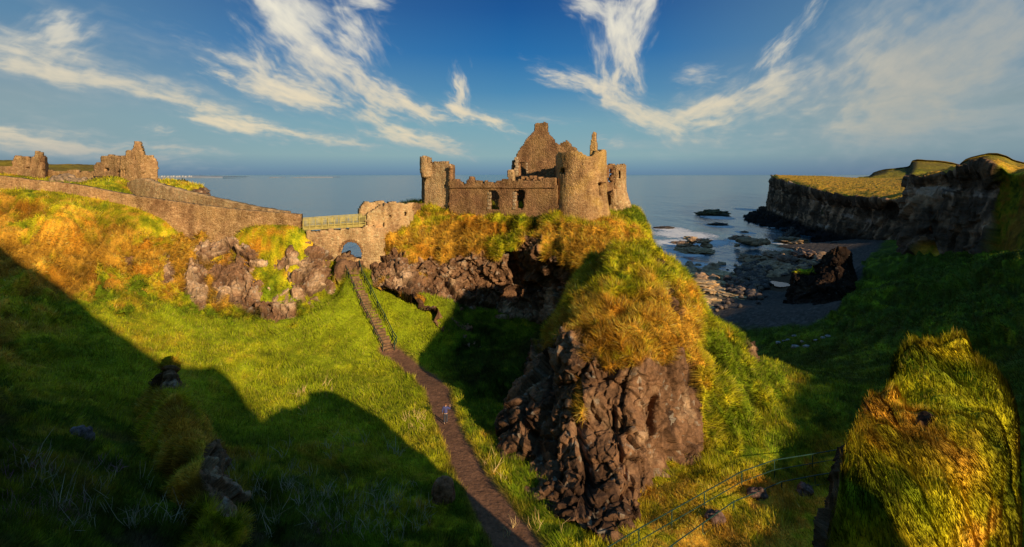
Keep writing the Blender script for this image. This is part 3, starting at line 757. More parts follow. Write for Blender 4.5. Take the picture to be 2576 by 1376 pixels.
HEAD_NET = list(zip(*[   # plateau back, plateau, cliff edge, face, face, foot, wave-cut toe, under water
 [(1962,441,700),(1958,442,600),(1952,443,520),(1946,470,515),(1941,500,512),(1934,525,508),(1920,528,505),(1910,540,500)],
 [(1985,441,850),(1965,442,560),(1950,443,462),(1945,475,458),(1941,508,455),(1934,538,452),(1890,546,440),(1872,558,425)],
 [(2020,442,850),(1992,446,540),(1972,449,420),(1968,480,416),(1964,515,412),(1958,550,409),(1925,562,390),(1910,575,370)],
 [(2075,443,850),(2030,450,500),(2005,456,378),(2002,490,374),(2000,530,370),(1996,566,366),(1972,578,352),(1958,592,335)],
 [(2130,446,850),(2085,456,460),(2060,470,325),(2058,505,321),(2056,550,317),(2052,590,311),(2030,600,300),(2018,612,288)],
 [(2180,447,850),(2150,460,430),(2128,482,288),(2126,520,284),(2124,565,280),(2118,611,273),(2095,622,266),(2080,632,258)],
 [(2230,447,850),(2215,462,400),(2200,486,264),(2198,525,260),(2196,570,257),(2190,622,252),(2170,634,246),(2150,645,238)],
 [(2300,446,850),(2285,460,380),(2265,488,248),(2263,530,244),(2261,580,241),(2256,630,236),(2240,642,230),(2225,655,222)],
 [(2400,446,850),(2370,455,360),(2330,482,235),(2328,530,230),(2326,585,226),(2322,640,222),(2310,655,215),(2300,670,210)],
]))
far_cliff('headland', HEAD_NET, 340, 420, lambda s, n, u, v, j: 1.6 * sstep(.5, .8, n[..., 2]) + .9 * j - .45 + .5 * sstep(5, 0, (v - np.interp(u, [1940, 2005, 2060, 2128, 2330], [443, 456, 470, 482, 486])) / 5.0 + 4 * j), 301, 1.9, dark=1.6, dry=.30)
NEAR_NET = list(zip(*[
 [(2420,452,260),(2350,452,215),(2312,452,190),(2304,500,188),(2300,560,187),(2296,610,186),(2290,650,184)],
 [(2440,446,240),(2380,440,185),(2310,442,156),(2304,480,154),(2299,540,152),(2294,605,150),(2285,665,146)],
 [(2470,436,220),(2430,425,175),(2385,424,147),(2380,470,145),(2375,540,143),(2370,615,141),(2362,685,137)],
 [(2520,425,210),(2495,412,170),(2455,408,139),(2450,460,137),(2446,540,135),(2440,625,133),(2432,700,128)],
 [(2570,425,200),(2535,415,160),(2500,404,133),(2502,460,131),(2500,540,129),(2496,620,127),(2486,700,122)],
 [(2640,430,190),(2590,430,152),(2548,432,128),(2545,480,126),(2545,550,123),(2545,620,119),(2545,700,113)],
 [(2720,430,175),(2660,432,145),(2600,430,122),(2600,490,119),(2605,560,114),(2610,630,108),(2620,700,100)],
 [(2900,430,160),(2800,432,135),(2720,425,112),(2725,500,109),(2730,560,104),(2740,620,98),(2760,700,90)],
]))
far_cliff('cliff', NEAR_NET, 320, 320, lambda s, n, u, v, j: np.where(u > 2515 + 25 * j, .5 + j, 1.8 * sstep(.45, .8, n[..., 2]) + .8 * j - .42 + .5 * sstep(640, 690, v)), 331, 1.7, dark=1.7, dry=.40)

# ---- distant hills
def hill(name, net, dry=.25, seed=401, amp=.6):
    s = net_surface(net, 90, 200); n = grid_normals(s); n *= np.sign(n[..., 2:3] + 1e-6)
    s = s + np.stack([0 * s[..., 0], 0 * s[..., 0], fbm(s, 30, 5, seed) * amp * 4], -1)
    c = grass_colour(s / 8.0, dry, seed); c = mixc(c * .6, np.broadcast_to(C(.25, .145, .03), s.shape), .55 + .35 * fbm(s, 40, 4, seed + 3))
    c = mixc(c, np.broadcast_to(C(.045, .035, .012), s.shape), .85 * sstep(-.04, -.16, n[..., 0]))  # slopes turned away from the sun painted dark, shade in the colour
    f = grid_faces(90, 200, True)
    return tag(link(name, np_mesh(name, s.reshape(-1, 3), f, M_FAR, cols=np.clip(c.reshape(-1, 3), 0, 1))), kind='structure')
def ridge_net(tops, Ys, foot):
    return [[(u - 6, foot, Ys[0]) for u, v in tops], [(u, v + .52 * (foot - 2 - v), Ys[1]) for u, v in tops], [(u, v + .08 * (foot - v), Ys[2] * .97) for u, v in tops],
            [(u, v, Ys[2]) for u, v in tops], [(u, v + .35 * (foot - v), Ys[3]) for u, v in tops]]
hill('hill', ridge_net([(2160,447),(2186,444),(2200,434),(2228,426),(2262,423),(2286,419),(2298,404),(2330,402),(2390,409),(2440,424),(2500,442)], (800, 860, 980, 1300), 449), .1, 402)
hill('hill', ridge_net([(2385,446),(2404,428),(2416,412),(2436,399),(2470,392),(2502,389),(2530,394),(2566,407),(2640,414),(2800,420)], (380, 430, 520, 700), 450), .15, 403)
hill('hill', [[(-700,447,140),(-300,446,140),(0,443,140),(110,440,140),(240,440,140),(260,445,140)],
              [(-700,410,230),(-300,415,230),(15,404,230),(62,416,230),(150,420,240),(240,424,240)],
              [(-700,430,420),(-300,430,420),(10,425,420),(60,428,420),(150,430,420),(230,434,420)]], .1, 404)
# grassy stub of cliff beyond the left wall
STUB_NET = list(zip(*[
 [(380,462,150),(380,470,135),(380,500,128),(380,560,125)],
 [(420,456,150),(425,462,134),(420,500,126),(415,560,122)],
 [(470,466,148),(470,468,132),(465,495,125),(460,560,120)],
 [(505,470,146),(505,474,132),(508,492,126),(505,560,121)],
 [(520,486,148),(523,488,136),(528,500,132),(530,560,130)]]))
rock_body('cliff', STUB_NET, 60, 90, lambda s, n, u, v, j: .9 - (v - 466) / 26.0 - 1.6 * np.clip((u - 470) / 50, 0, 1) * (v > 474) + .7 * j, disp=.6, pale=.3, seed=8, dry=.3, flip=True, gl=1.3)

# ---- mainland around and behind the camera (it throws the long shadow over the gully)
def mainland():
    # x, y, height of the brow; the sheet falls from the brow to the gully and runs back inland.
    # brow heights follow from where its shadow edge lies on the grass (and where the slope stays sunlit)
    edge = []
    for u, v in [(0,620),(90,680),(180,745),(300,842),(400,912),(430,940),(465,934),(500,934),(560,934),(640,928),(700,922),(760,928),(790,965),(850,1050),(960,1130),(1080,1200),(1140,1290),(1195,1376)]:
        p = ground_hit(u, v); t = (p[1] + 12.0) / -SUN[1]
        edge.append(((p + SUN * t)[0], (p + SUN * t)[2]))
    edge.sort()
    ex = np.array([e[0] for e in edge]); ez = np.array([e[1] for e in edge])
    print('brow', [(round(a, 1), round(b, 1)) for a, b in edge])
    brow = [(-160, 20, 60), (-60, -6, 66), (min(-15, ex[0] - 12), -12, max(60, ez[0] + 5))] + [(x, -12, z) for x, z in edge if x < 20.6]
    brow += [(21.0, -12, 35.0), (25, -12, 34), (29, -12, 31), (31, -13, 24), (50, -20, 21), (56, -16, 25), (60, -12, 34.5), (78, -12, 40.5), (100, 12, 41), (114, 31, 40.5), (148, 61, 41), (205, 100, 50), (340, 200, 60)]
    b = np.array(brow, float)
    b = np.concatenate([np.stack([np.interp(np.linspace(0, len(b) - 1, 260), np.arange(len(b)), b[:, k]) for k in range(3)], -1)])
    t = np.gradient(b[:, :2], axis=0); t /= np.linalg.norm(t, axis=1, keepdims=True)
    nrm = np.stack([-t[:, 1], t[:, 0]], 1)
    nrm[b[:, 0] < 52] = (0, 1)
    rows = []
    for off, hz in [(16, 8), (9, 14), (4, None), (0, None), (-10, None), (-60, None), (-160, None)]:
        p = b.copy(); p[:, :2] += nrm * off * (np.where(b[:, :1] > 55, 1.2, .8))
        if hz is not None: p[:, 2] = np.minimum(hz, b[:, 2] - 1)
        elif off == 4: p[:, 2] = .62 * b[:, 2] + .38 * 14
        elif off < 0: p[:, 2] = b[:, 2] + np.where(b[:, 2] > 33, -off * .02, 0)
        rows.append(p)
    s = catmull(np.array(rows), 60)
    s = s + np.stack([0 * s[..., 0], 0 * s[..., 0], fbm(s, 5.0, 4, 501) * .45 + fbm(s, 1.3, 3, 502) * .2], -1)
    c = grass_colour(s, .1, 9)
    me = np_mesh('hillside', s.reshape(-1, 3), grid_faces(60, 260), M_LAND, cols=np.clip(c.reshape(-1, 3), 0, 1))
    tag(link('hillside', me), kind='structure')
mainland()

# ---- sea
def build_sea():
    r = np.concatenate([[0], np.geomspace(30, 90000, 70)]); a = np.linspace(0, 2 * np.pi, 97)
    X = r[:, None] * np.sin(a)[None]; Y = r[:, None] * np.cos(a)[None] + 150
    me = np_mesh('sea', np.stack([X, Y, np.zeros_like(X)], -1).reshape(-1, 3), grid_faces(len(r), len(a)), None, smooth=False)
    m, nt, b = new_mat('sea water')
    pos = N(nt, 'ShaderNodeNewGeometry').outputs['Position']
    dist = N(nt, 'ShaderNodeVectorMath', {0: pos}, operation='LENGTH').outputs['Value']
    h = None
    for sc, st, k in [(0.55, .22, (1, .55, 1)), (0.16, .75, (1, .45, 1)), (0.035, 2.6, (1, .35, 1)), (.010, 5.0, (1, .3, 1))]:
        mp = N(nt, 'ShaderNodeMapping', {'Vector': pos, 'Scale': k, 'Rotation': (0, 0, .25)}).outputs[0]
        n = N(nt, 'ShaderNodeTexNoise', {'Vector': mp, 'Scale': sc, 'Detail': 4.0, 'Roughness': .6}).outputs[0]
        x = math_node(nt, 'MULTIPLY', n, st)
        h = x if h is None else math_node(nt, 'ADD', h, x)
    bp = N(nt, 'ShaderNodeBump', {'Strength': .8, 'Distance': 1.0, 'Height': h})
    nt.links.new(bp.outputs[0], b.inputs['Normal'])
    n2 = N(nt, 'ShaderNodeTexNoise', {'Vector': N(nt, 'ShaderNodeMapping', {'Vector': pos, 'Scale': (.3, 1, 1)}).outputs[0], 'Scale': .05, 'Detail': 7.0, 'Roughness': .75}).outputs[0]
    water = ramp(nt, n2, [(.3, (.010, .060, .125)), (.7, (.042, .150, .225))])
    s = N(nt, 'ShaderNodeSeparateXYZ', {0: pos})
    # greener water toward the bay
    gx = ramp(nt, math_node(nt, 'MULTIPLY', N(nt, 'ShaderNodeMapRange', {'Value': math_node(nt, 'DIVIDE', s.outputs[0], math_node(nt, 'MAXIMUM', s.outputs[1], 1.0)), 'From Min': .1, 'From Max': .45}).outputs[0], 1.0), [(0, (0, 0, 0)), (1, (1, 1, 1))])
    water = mix_rgb(nt, math_node(nt, 'MULTIPLY', gx, .65), water, (.030, .075, .075))
    foam = None
    spots = [(1690,577,38,8,0),(1720,590,70,10,6),(1690,610,45,7,4),(1730,612,75,10,4),(1790,608,40,8,0),(1700,632,40,6,4),(1735,640,30,6,0),(1880,527,26,3,0),(1805,547,32,5,0),(1808,568,30,5,0),(1868,607,36,7,5),(1875,585,20,4,0),(1745,665,36,8,0),(1715,655,20,8,0),(1998,612,50,4,0),(1910,553,14,3,0)]
    fn = N(nt, 'ShaderNodeTexNoise', {'Vector': pos, 'Scale': .35, 'Detail': 8.0, 'Roughness': .75, 'Distortion': 1.2}).outputs[0]
    for u, v, ru, rv, _ in spots:
        Y0 = CAMZ * F / (v - 439); x0 = (u - 1288) / F * Y0
        rx = ru / F * Y0; ry = rv / (v - 439) * Y0
        mp = N(nt, 'ShaderNodeMapping', {'Vector': pos, 'Location': (x0, Y0, 0), 'Scale': (rx, ry, 50)}, vector_type='TEXTURE').outputs[0]
        q = math_node(nt, 'SUBTRACT', 1.0, N(nt, 'ShaderNodeVectorMath', {0: mp}, operation='LENGTH').outputs['Value'])
        foam = q if foam is None else math_node(nt, 'MAXIMUM', foam, q)
    fm = math_node(nt, 'ADD', math_node(nt, 'MULTIPLY', foam, .5), math_node(nt, 'MULTIPLY', math_node(nt, 'SUBTRACT', fn, .5), 1.6))
    fm = N(nt, 'ShaderNodeMapRange', {'Value': fm, 'From Min': -.12, 'From Max': .10}).outputs[0]
    fm = math_node(nt, 'MULTIPLY', fm, math_node(nt, 'GREATER_THAN', foam, -.15))
    nt.links.new(mix_rgb(nt, fm, water, (.78, .76, .74)), b.inputs['Base Color'])
    nt.links.new(math_node(nt, 'ADD', .16, math_node(nt, 'MULTIPLY', fm, .7)), b.inputs['Roughness'])
    b.inputs['IOR'].default_value = 1.33
    me.materials.append(m)
    tag(link('sea', me), kind='structure')
build_sea()
# ================================================================== masonry
M_STONE = stone_mat('rubble masonry', (0.140, 0.077, 0.037), (0.476, 0.266, 0.121), (0.850, 0.559, 0.276), (0.784, 0.532, 0.276))
M_STONE_W = stone_mat('lichen pale masonry', (0.210, 0.120, 0.060), (0.644, 0.392, 0.190), (0.850, 0.732, 0.402), (0.850, 0.638, 0.345), cell=.36)
M_STONE_D = stone_mat('dark masonry', (0.087, 0.048, 0.026), (0.308, 0.160, 0.076), (0.588, 0.333, 0.161), (0.644, 0.399, 0.207))
M_STONE_T = stone_mat('tower masonry', (0.140, 0.077, 0.034), (0.504, 0.286, 0.121), (0.850, 0.572, 0.265), (0.812, 0.559, 0.287), cell=.34, stain=(0.700, 0.426, 0.069), stain_amt=.5)
M_QUOIN = stone_mat('dressed sandstone', (.34,.23,.14), (.50,.36,.22), (.62,.46,.29), (.42,.3,.2), cell=.5)
M_TURF = flat_mat('wall top turf', (.17,.13,.02), .95, .5, 3.0)

class Plane:
    """vertical wall plane through two surveyed spots; s runs along it, z is height"""
    def __init__(self, u0, Y0, u1, Y1):
        self.a = P(u0, 439, Y0)[:2]; b = P(u1, 439, Y1)[:2]
        self.L = np.linalg.norm(b - self.a); self.d = (b - self.a) / self.L
        self.n = np.array([self.d[1], -self.d[0]])          # outward: toward the camera side
    def sz(self, u, v):
        k = (u - 1288.0) / F
        # a.x + s d.x = k (a.y + s d.y)
        s = (k * self.a[1] - self.a[0]) / (self.d[0] - k * self.d[1])
        Y = self.a[1] + s * self.d[1]
        return s, CAMZ - (v - 439.0) / F * Y
    def poly(self, pts):
        return [self.sz(*p) for p in pts]
    def xyz(self, s, z, off=0.0):
        return np.stack([self.a[0] + s * self.d[0] + off * self.n[0], self.a[1] + s * self.d[1] + off * self.n[1], z + 0 * s], -1)

def in_poly(x, y, poly):
    r = np.zeros(x.shape, bool); n = len(poly)
    for i in range(n):
        x0, y0 = poly[i]; x1, y1 = poly[(i + 1) % n]
        if y0 == y1: continue
        c = ((y0 > y) != (y1 > y)) & (x < (x1 - x0) * (y - y0) / (y1 - y0) + x0)
        r ^= c
    return r

def shell(outer, inner, mask):
    """solid from two matching vertex grids and a mask of the cells that are stone"""
    nr, nc = outer.shape[:2]
    idx = np.arange(nr * nc).reshape(nr, nc); o2 = nr * nc
    q = np.stack([idx[:-1, :-1], idx[:-1, 1:], idx[1:, 1:], idx[1:, :-1]], -1)
    fo = q[mask]; fi = (q[mask] + o2)[:, ::-1]
    faces = [fo, fi]
    pad = np.pad(mask, 1)
    for di, dj, e in ((0, -1, (3, 0)), (0, 1, (1, 2)), (-1, 0, (0, 1)), (1, 0, (2, 3))):
        nb = pad[1 + di:nr + di, 1 + dj:nc + dj]
        r = q[mask & ~nb]
        if len(r): faces.append(np.stack([r[:, e[0]], r[:, e[0]] + o2, r[:, e[1]] + o2, r[:, e[1]]], -1))
    faces = np.concatenate(faces)
    v = np.concatenate([outer.reshape(-1, 3), inner.reshape(-1, 3)])
    used = np.unique(faces); remap = np.zeros(len(v), int); remap[used] = np.arange(len(used))
    return v[used], remap[faces]

def wall(name, plane, poly, thick, mat, parent=None, holes=(), cell=.21, ragged=.22, seed=0, uv=True, label=None, smooth=False, rough=.05):
    pl = plane.poly(poly) if uv else poly
    hs = [plane.poly(h) if uv else h for h in holes]
    xs = [p[0] for p in pl]; zs = [p[1] for p in pl]
    ns = max(3, int((max(xs) - min(xs) + 2 * ragged) / cell)); nz = max(3, int((max(zs) - min(zs) + 2 * ragged) / cell))
    S, Z = np.meshgrid(np.linspace(min(xs) - ragged, max(xs) + ragged, ns + 1), np.linspace(min(zs) - ragged, max(zs) + ragged, nz + 1))
    cs = (S[:-1, :-1] + S[1:, 1:]) / 2; cz = (Z[:-1, :-1] + Z[1:, 1:]) / 2
    q = np.stack([cs, cz, cs * 0], -1)
    js = ragged * (fbm(q, .7, 2, 600 + seed)); jz = ragged * 1.5 * (fbm(q, .6, 2, 620 + seed))
    m = in_poly(cs + js, cz + jz, pl)
    for h in hs: m &= ~in_poly(cs + .5 * js, cz + .5 * jz, h)
    jit = .28 * cell
    q2 = np.stack([S, Z, S * 0], -1)
    S2 = S + jit * fbm(q2 * 9, 1, 1, 640 + seed); Z2 = Z + jit * fbm(q2 * 9, 1, 1, 660 + seed)
    bul = rough * fbm(q2, .5, 3, 680 + seed)
    o = plane.xyz(S2, Z2, 0); nn = np.array([plane.n[0], plane.n[1], 0])
    outer = o + (thick / 2 + bul)[..., None] * nn; inner = o - (thick / 2 + bul)[..., None] * nn
    v, f = shell(outer, inner, m)
    ob = link(name, np_mesh(name, v, f, mat, smooth=smooth), parent)
    if label: ob['label'] = label
    return ob

def tower(name, cx, cy, radius_fn, z0, z1, top_fn, thick, mat, parent=None, holes_uv=(), hole_fn=None, a0=-math.pi, a1=math.pi, na=120, cell=.22, seed=0, label=None, ragged=.3):
    nz = int((z1 - z0) / cell)
    A, Z = np.meshgrid(np.linspace(a0, a1, na + 1), np.linspace(z0, z1, nz + 1))
    q = np.stack([np.cos(A) * 6, np.sin(A) * 6, Z], -1)
    R = radius_fn(Z, A) + .06 * fbm(q, .5, 3, 700 + seed)
    out = np.stack([cx + R * np.sin(A), cy - R * np.cos(A), Z + .06 * fbm(q * 7, 1, 1, 711 + seed)], -1)
    Ri = np.maximum(R - thick, .15)
    inn = np.stack([cx + Ri * np.sin(A), cy - Ri * np.cos(A), Z], -1)
    cc = (out[:-1, :-1] + out[1:, 1:]) / 2; ca = (A[:-1, :-1] + A[1:, 1:]) / 2
    m = cc[..., 2] + ragged * fbm(cc, .7, 2, 720 + seed) < top_fn(ca)
    u, v = toD(cc); front = np.cos(ca) > -.15
    for h in holes_uv: m &= ~(front & in_poly(u + 1.0 * fbm(cc, .4, 2, 3), v + 1.5 * fbm(cc, .4, 2, 4), h))
    vv, f = shell(out, inn, m)
    ob = link(name, np_mesh(name, vv, f, mat, smooth=False), parent)
    if label: ob['label'] = label
    return ob

def box_mesh(name, c, size, mat, parent=None, rz=0.0, seed=0, jitter=.04):
    """rough block of stone or timber, slightly out of true"""
    bm = bmesh.new(); bmesh.ops.create_cube(bm, size=1)
    bmesh.ops.bevel(bm, geom=bm.edges[:], offset=.06, segments=1, affect='EDGES')
    r = random.Random(seed)
    for v in bm.verts:
        v.co = Vector((v.co.x * size[0] + r.uniform(-jitter, jitter), v.co.y * size[1] + r.uniform(-jitter, jitter), v.co.z * size[2] + r.uniform(-jitter, jitter)))
    bmesh.ops.transform(bm, matrix=Matrix.Translation(Vector(c)) @ Matrix.Rotation(rz, 4, 'Z'), verts=bm.verts[:])
    me = bpy.data.meshes.new(name); bm.to_mesh(me); bm.free(); me.materials.append(mat)
    return link(name, me, parent)

# ---------------------------------------------------------------- the castle on its crag
castle = empty('castle_ruin', tuple(P(1330, 560, 84)), 'roofless stone castle ruin with round towers on the high grassy crag', 'castle')
# square tower at the left end
tl_front = Plane(1072, 88.5, 1137, 86.8)
sq = wall('square_tower', tl_front, [(1071,560),(1070,432),(1072,409),(1086,410),(1100,406),(1117,408),(1131,410),(1137,418),(1134,440),(1136,470),(1131,500),(1134,560)], .7, M_STONE_W, castle, seed=1,
          holes=[[(1120,464),(1122,464),(1122,467),(1120,467)]], label='pale squat square tower at the left end of the castle')
tl_side = Plane(1064.5, 92.0, 1071, 88.6)
wall('tower_side', tl_side, [(1064.5,560),(1065.5,432),(1064.5,412),(1071.5,410),(1071,560)], .6, M_STONE_D, sq, seed=2)
tl_r = Plane(1135, 86.9, 1140, 92.5)
wall('tower_side', tl_r, [(1135,560),(1134,420),(1140,416),(1140,560)], .6, M_STONE_D, sq, seed=3)
tl_b = Plane(1064.5, 92.3, 1140, 92.6)
wall('tower_side', tl_b, [(1064.5,540),(1064.5,413),(1090,410),(1140,416),(1140,540)], .6, M_STONE_D, sq, seed=4)
pc = P(1076, 425, 88.6)
def corbel_r(Z, A): return 1.02 + .20 * sstep(pc[2] - 1.2, pc[2] - .2, Z) + .05 * np.sin(Z * 14) * (Z < pc[2])
tower('corbelled_turret', pc[0], pc[1], corbel_r, pc[2] - 1.3, pc[2] + 1.9, lambda a: pc[2] + .95 + .95 * (np.abs(np.mod(a, 2 * math.pi) - 5.9) < 1.0) , .5, M_STONE_W, sq, na=40, cell=.16, seed=5, ragged=.15)
wall('chimney', Plane(1066, 89.2, 1083, 88.6), [(1066,414),(1066.5,394),(1072,393.5),(1077,396),(1082,397),(1083,414)], .9, M_STONE_W, sq, seed=6, ragged=.12, cell=.15)

# curtain wall
pc_w = Plane(1133, 86.4, 1404, 80.2)
cur_top = [(1133,452),(1148,449),(1158,454),(1165,460),(1170,465.5),(1177,458),(1182,450),(1186,447),(1192,447),(1195,454),(1203,453),(1212,454.5),(1220,458),(1225,455),(1234,456),(1243,462),(1248,457),(1256,454),(1270,453),(1285,452.5),(1310,452),(1330,453.5),(1345,452),(1362,453),(1380,451),(1404,450)]
W1 = [(1232.5,481),(1236,479),(1244,479.5),(1256,484),(1258,492),(1256,512),(1257,524),(1252,528),(1234,526)]
W2 = [(1296,478),(1318,477),(1322,481),(1320.5,500),(1320,526),(1303,524),(1301,500),(1300,484)]
cw = wall('curtain_wall', pc_w, cur_top + [(1404,590),(1133,570)], .95, M_STONE_D, castle, holes=[W1, W2], seed=7, label='long dark curtain wall with two ragged window openings')
s0, zc = pc_w.sz(1136, 472.5); s1, zc1 = pc_w.sz(1400, 472.5)
crs = np.linspace(s0, s1, 60); zz = np.linspace(zc, zc1, 60)
ring = [(-.05, 0.14), (.14, .14), (.14, 0), (-.05, -.02)]
gcrs = np.stack([pc_w.xyz(crs, zz + dz + .03 * fbm(np.stack([crs, crs * 0, crs * 0], -1), .5, 2, 9), .52 + do) for do, dz in ring], 1)
link('string_course', np_mesh('string_course', gcrs.reshape(-1, 3), grid_faces(60, 4, True), M_STONE_D, smooth=False), cw)
for hx in (W1, W2):          # pale dressed jambs on the left of each opening
    for k in range(5):
        s_, z_ = pc_w.sz(hx[0][0] + .3 + (k % 2) * 1.2, 486 + k * 9)
        c_ = pc_w.xyz(np.array(s_), np.array(z_), .30)
        box_mesh('jamb_stone', c_, (.42, .5, .42), M_QUOIN, cw, rz=math.atan2(pc_w.d[1], pc_w.d[0]), seed=k)
wall('inner_wall', Plane(1200, 95, 1400, 92), [(1200,560),(1200,474),(1230,470),(1290,468),(1320,466),(1400,462),(1400,560)], .7, M_STONE_D, castle, seed=8, holes=[[(1268,487),(1282,487),(1282,512),(1268,512)]])
# iron bars in the left opening
bz = [pc_w.sz(1246 + 1.7 * k, 512) for k in range(5)]
for s_, z_ in bz:
    p_ = pc_w.xyz(np.array(s_), np.array(z_), 0)
    box_mesh('window_bar', p_, (.05, .05, 1.1), flat_mat('old timber', (.25,.17,.09)) if 'old timber' not in bpy.data.materials else bpy.data.materials['old timber'], cw, jitter=.01)

# free standing pillar and the great gables
wall('pillar', Plane(1280.5, 85.5, 1292.5, 85.2), [(1280.5,470),(1280.5,430),(1282,427),(1287,425.5),(1291,428),(1292.5,431),(1292.5,470)], 1.0, M_STONE_W, castle, seed=9, ragged=.08, cell=.14)
pg = Plane(1296, 89.5, 1440, 87.0)
DOOR = [(1309,408),(1327,407.5),(1326.5,412),(1325.5,441),(1311,442)]
gab = wall('gable_wall', pg, [(1297,480),(1297,395),(1302,394),(1303,386),(1311,373),(1319,362),(1324,354),(1333,343),(1341,335),(1346,330),(1347,314),(1347,310.5),(1355,308.5),(1370,308.5),(1377,310.5),(1377.5,319),(1377,328),(1384,340),(1391,350),(1395.5,355),(1396,358),(1402,362),(1409,366),(1413,371),(1440,392),(1440,480)],
            1.0, M_STONE_D, castle, holes=[DOOR], seed=10, ragged=.09, cell=.18, label='tall pointed gable with a square chimney on its apex')
for k in range(7):
    s_, z_ = pg.sz(1300.5 + (k % 2) * 2.2, 399 + k * 6.6); box_mesh('quoin_stone', pg.xyz(np.array(s_), np.array(z_), .42), (.55, .45, .36), M_QUOIN, gab, seed=40 + k)
for k in range(5):
    s_, z_ = pg.sz(1327 + (k % 2) * .8, 412 + k * 7); box_mesh('quoin_stone', pg.xyz(np.array(s_), np.array(z_), .42), (.28, .3, .34), M_QUOIN, gab, seed=50 + k)
s_, z_ = pg.sz(1318, 405.5); box_mesh('lintel', pg.xyz(np.array(s_), np.array(z_), .30), (1.35, .7, .26), M_STONE_D, gab, rz=math.atan2(pg.d[1], pg.d[0]))
pgr = Plane(1297, 90.1, 1288, 98)     # return wall running back from the gable's left corner
wall('return_wall', pgr, [(1297,470),(1297,400),(1294,404),(1292,430),(1289,436),(1289,470)], .8, M_STONE_D, gab, seed=11)
wall('inner_wall', Plane(1298, 96.5, 1350, 95.5), [(1297,480),(1297,402),(1310,398),(1345,398),(1345,480)], .7, M_STONE_D, gab, seed=44)
pg2 = Plane(1395, 94, 1470, 92.5)
wall('rear_gable', pg2, [(1395,470),(1395,392),(1405,372),(1412,364),(1417,359),(1418,354),(1428,353),(1429.5,358),(1436,364),(1446,374),(1455,385),(1470,400),(1470,470)], .9, M_STONE_D, castle, seed=12, label='smaller gable peeping out behind the tall one')
wall('broken_wall', Plane(1370, 83.6, 1404, 82.3), [(1366,470),(1369,450),(1376,440),(1383,436),(1392,431),(1404,428),(1404,470)], .9, M_STONE_D, castle, seed=13)
for k, (u_q, v_q, w_q) in enumerate([(1318,447,.9),(1330,449,.8),(1341,446,1.1),(1349,450,.7),(1360,449,.8)]):
    s_, z_ = pc_w.sz(u_q, v_q); box_mesh('cope_stone', pc_w.xyz(np.array(s_), np.array(z_), -.1), (w_q, .7, .45), M_STONE_D, cw, seed=60 + k)

# great round tower
RT = P(1461.5, 470, 81.6); RR = 3.62
zt = P(0, 380, 78.0)[2]; zl = P(0, 384, 79)[2]; zd = P(0, 392, 78.2)[2]
def rt_radius(Z, A):
    fl = sstep(P(0, 470, 78)[2], P(0, 585, 78)[2], Z)
    return RR + fl * (.55 + .35 * np.cos(A - .5))
def rt_top(a):
    a = (a + math.pi) % (2 * math.pi) - math.pi
    return np.interp(a, [-3.2, -1.8, -1.2, -.95, -.15, .0, .12, .30, .45, .62, .8, 1.7, 3.2], [zl - .9, zl - .6, zl, zl + .05, zl + .1, zd + .1, zd, zd - .05, zd + .35, zt - .1, zt + .12, zt + .1, zl - .9])
WR = [(1505,462),(1509,459),(1514,460),(1518,464),(1516.5,468),(1516.5,490),(1513,494),(1508,493),(1507.5,484),(1508,470),(1505,466)]
HL = [(1409,425),(1419,423),(1420,436),(1413,441),(1408,436)]
putlogs = [[(u0, v0), (u0 + 2.0, v0), (u0 + 2.0, v0 + 2.6), (u0, v0 + 2.6)] for u0, v0 in [(1463,411.5),(1481.5,411),(1498,411.5),(1495.5,441),(1494,499)]]
rt = tower('round_tower', RT[0], RT[1], rt_radius, P(0, 600, 76)[2], zt + .9, rt_top, 1.0, M_STONE_T, castle, holes_uv=[WR, HL] + putlogs, na=150, cell=.20, seed=14, label='stout round tower with a spike of masonry on its rim')
fl_ = np.linspace(0, 2 * np.pi, 40)
disc = np.concatenate([[[RT[0], RT[1], zl - 3.4]], np.stack([RT[0] + 3.0 * np.sin(fl_), RT[1] - 3.0 * np.cos(fl_), 0 * fl_ + zl - 3.4], -1)])
link('tower_floor', np_mesh('tower_floor', disc, np.array([[0, i, i + 1] for i in range(1, 40)]), M_STONE_D), rt)
wall('chimney_spike', Plane(1484, 84.2, 1503, 83.8), [(1484.5,392),(1485.5,374),(1487,364),(1488,352),(1490,346),(1491,338),(1494,334.5),(1497,331),(1499,336),(1499.5,350),(1501,366),(1502,379),(1502.5,392)], .9, M_STONE_T, rt, seed=15, ragged=.10, cell=.13)
wall('window_lintel', Plane(1503.2, 79.0, 1518, 80.0), [(1503.5,458.6),(1504,456.5),(1518,457.5),(1518,460)], 1.0, M_STONE_D, rt, seed=16, ragged=.03, cell=.09)

# rear right tower and its link wall
TR = P(1556.5, 470, 86.5)
zr0, zr1 = P(0, 600, 85)[2], P(0, 414, 85.2)[2]
def tr_radius(Z, A):
    fl = sstep(P(0, 465, 85)[2], P(0, 555, 85)[2], Z)
    return 1.12 + fl * (.70 + .55 * np.sin(A))
tower('corner_turret', TR[0], TR[1], tr_radius, zr0, zr1 + .5, lambda a: zr1 + .05 * np.sin(a * 3), .45, M_STONE_W, castle, holes_uv=[[(1556,431),(1561.5,430),(1561.5,447),(1556,447)]], na=80, cell=.18, seed=17, label='slim round turret with one slit window at the seaward corner', ragged=.12)
wall('link_wall', Plane(1520, 85.2, 1546, 85.6), [(1519,600),(1519,414),(1526,413),(1534,411),(1539,414),(1541,420),(1541,470),(1546,500),(1548,600)], .9, M_STONE_D, castle, holes=[[(1528,424.5),(1534.5,424),(1535,458),(1528,459)]], seed=18)
wall('buttress', Plane(1534, 84.6, 1552, 84.0), [(1534,560),(1536,492),(1540,476),(1545,473),(1549,480),(1551,520),(1553,560)], .9, M_STONE_W, castle, seed=19)

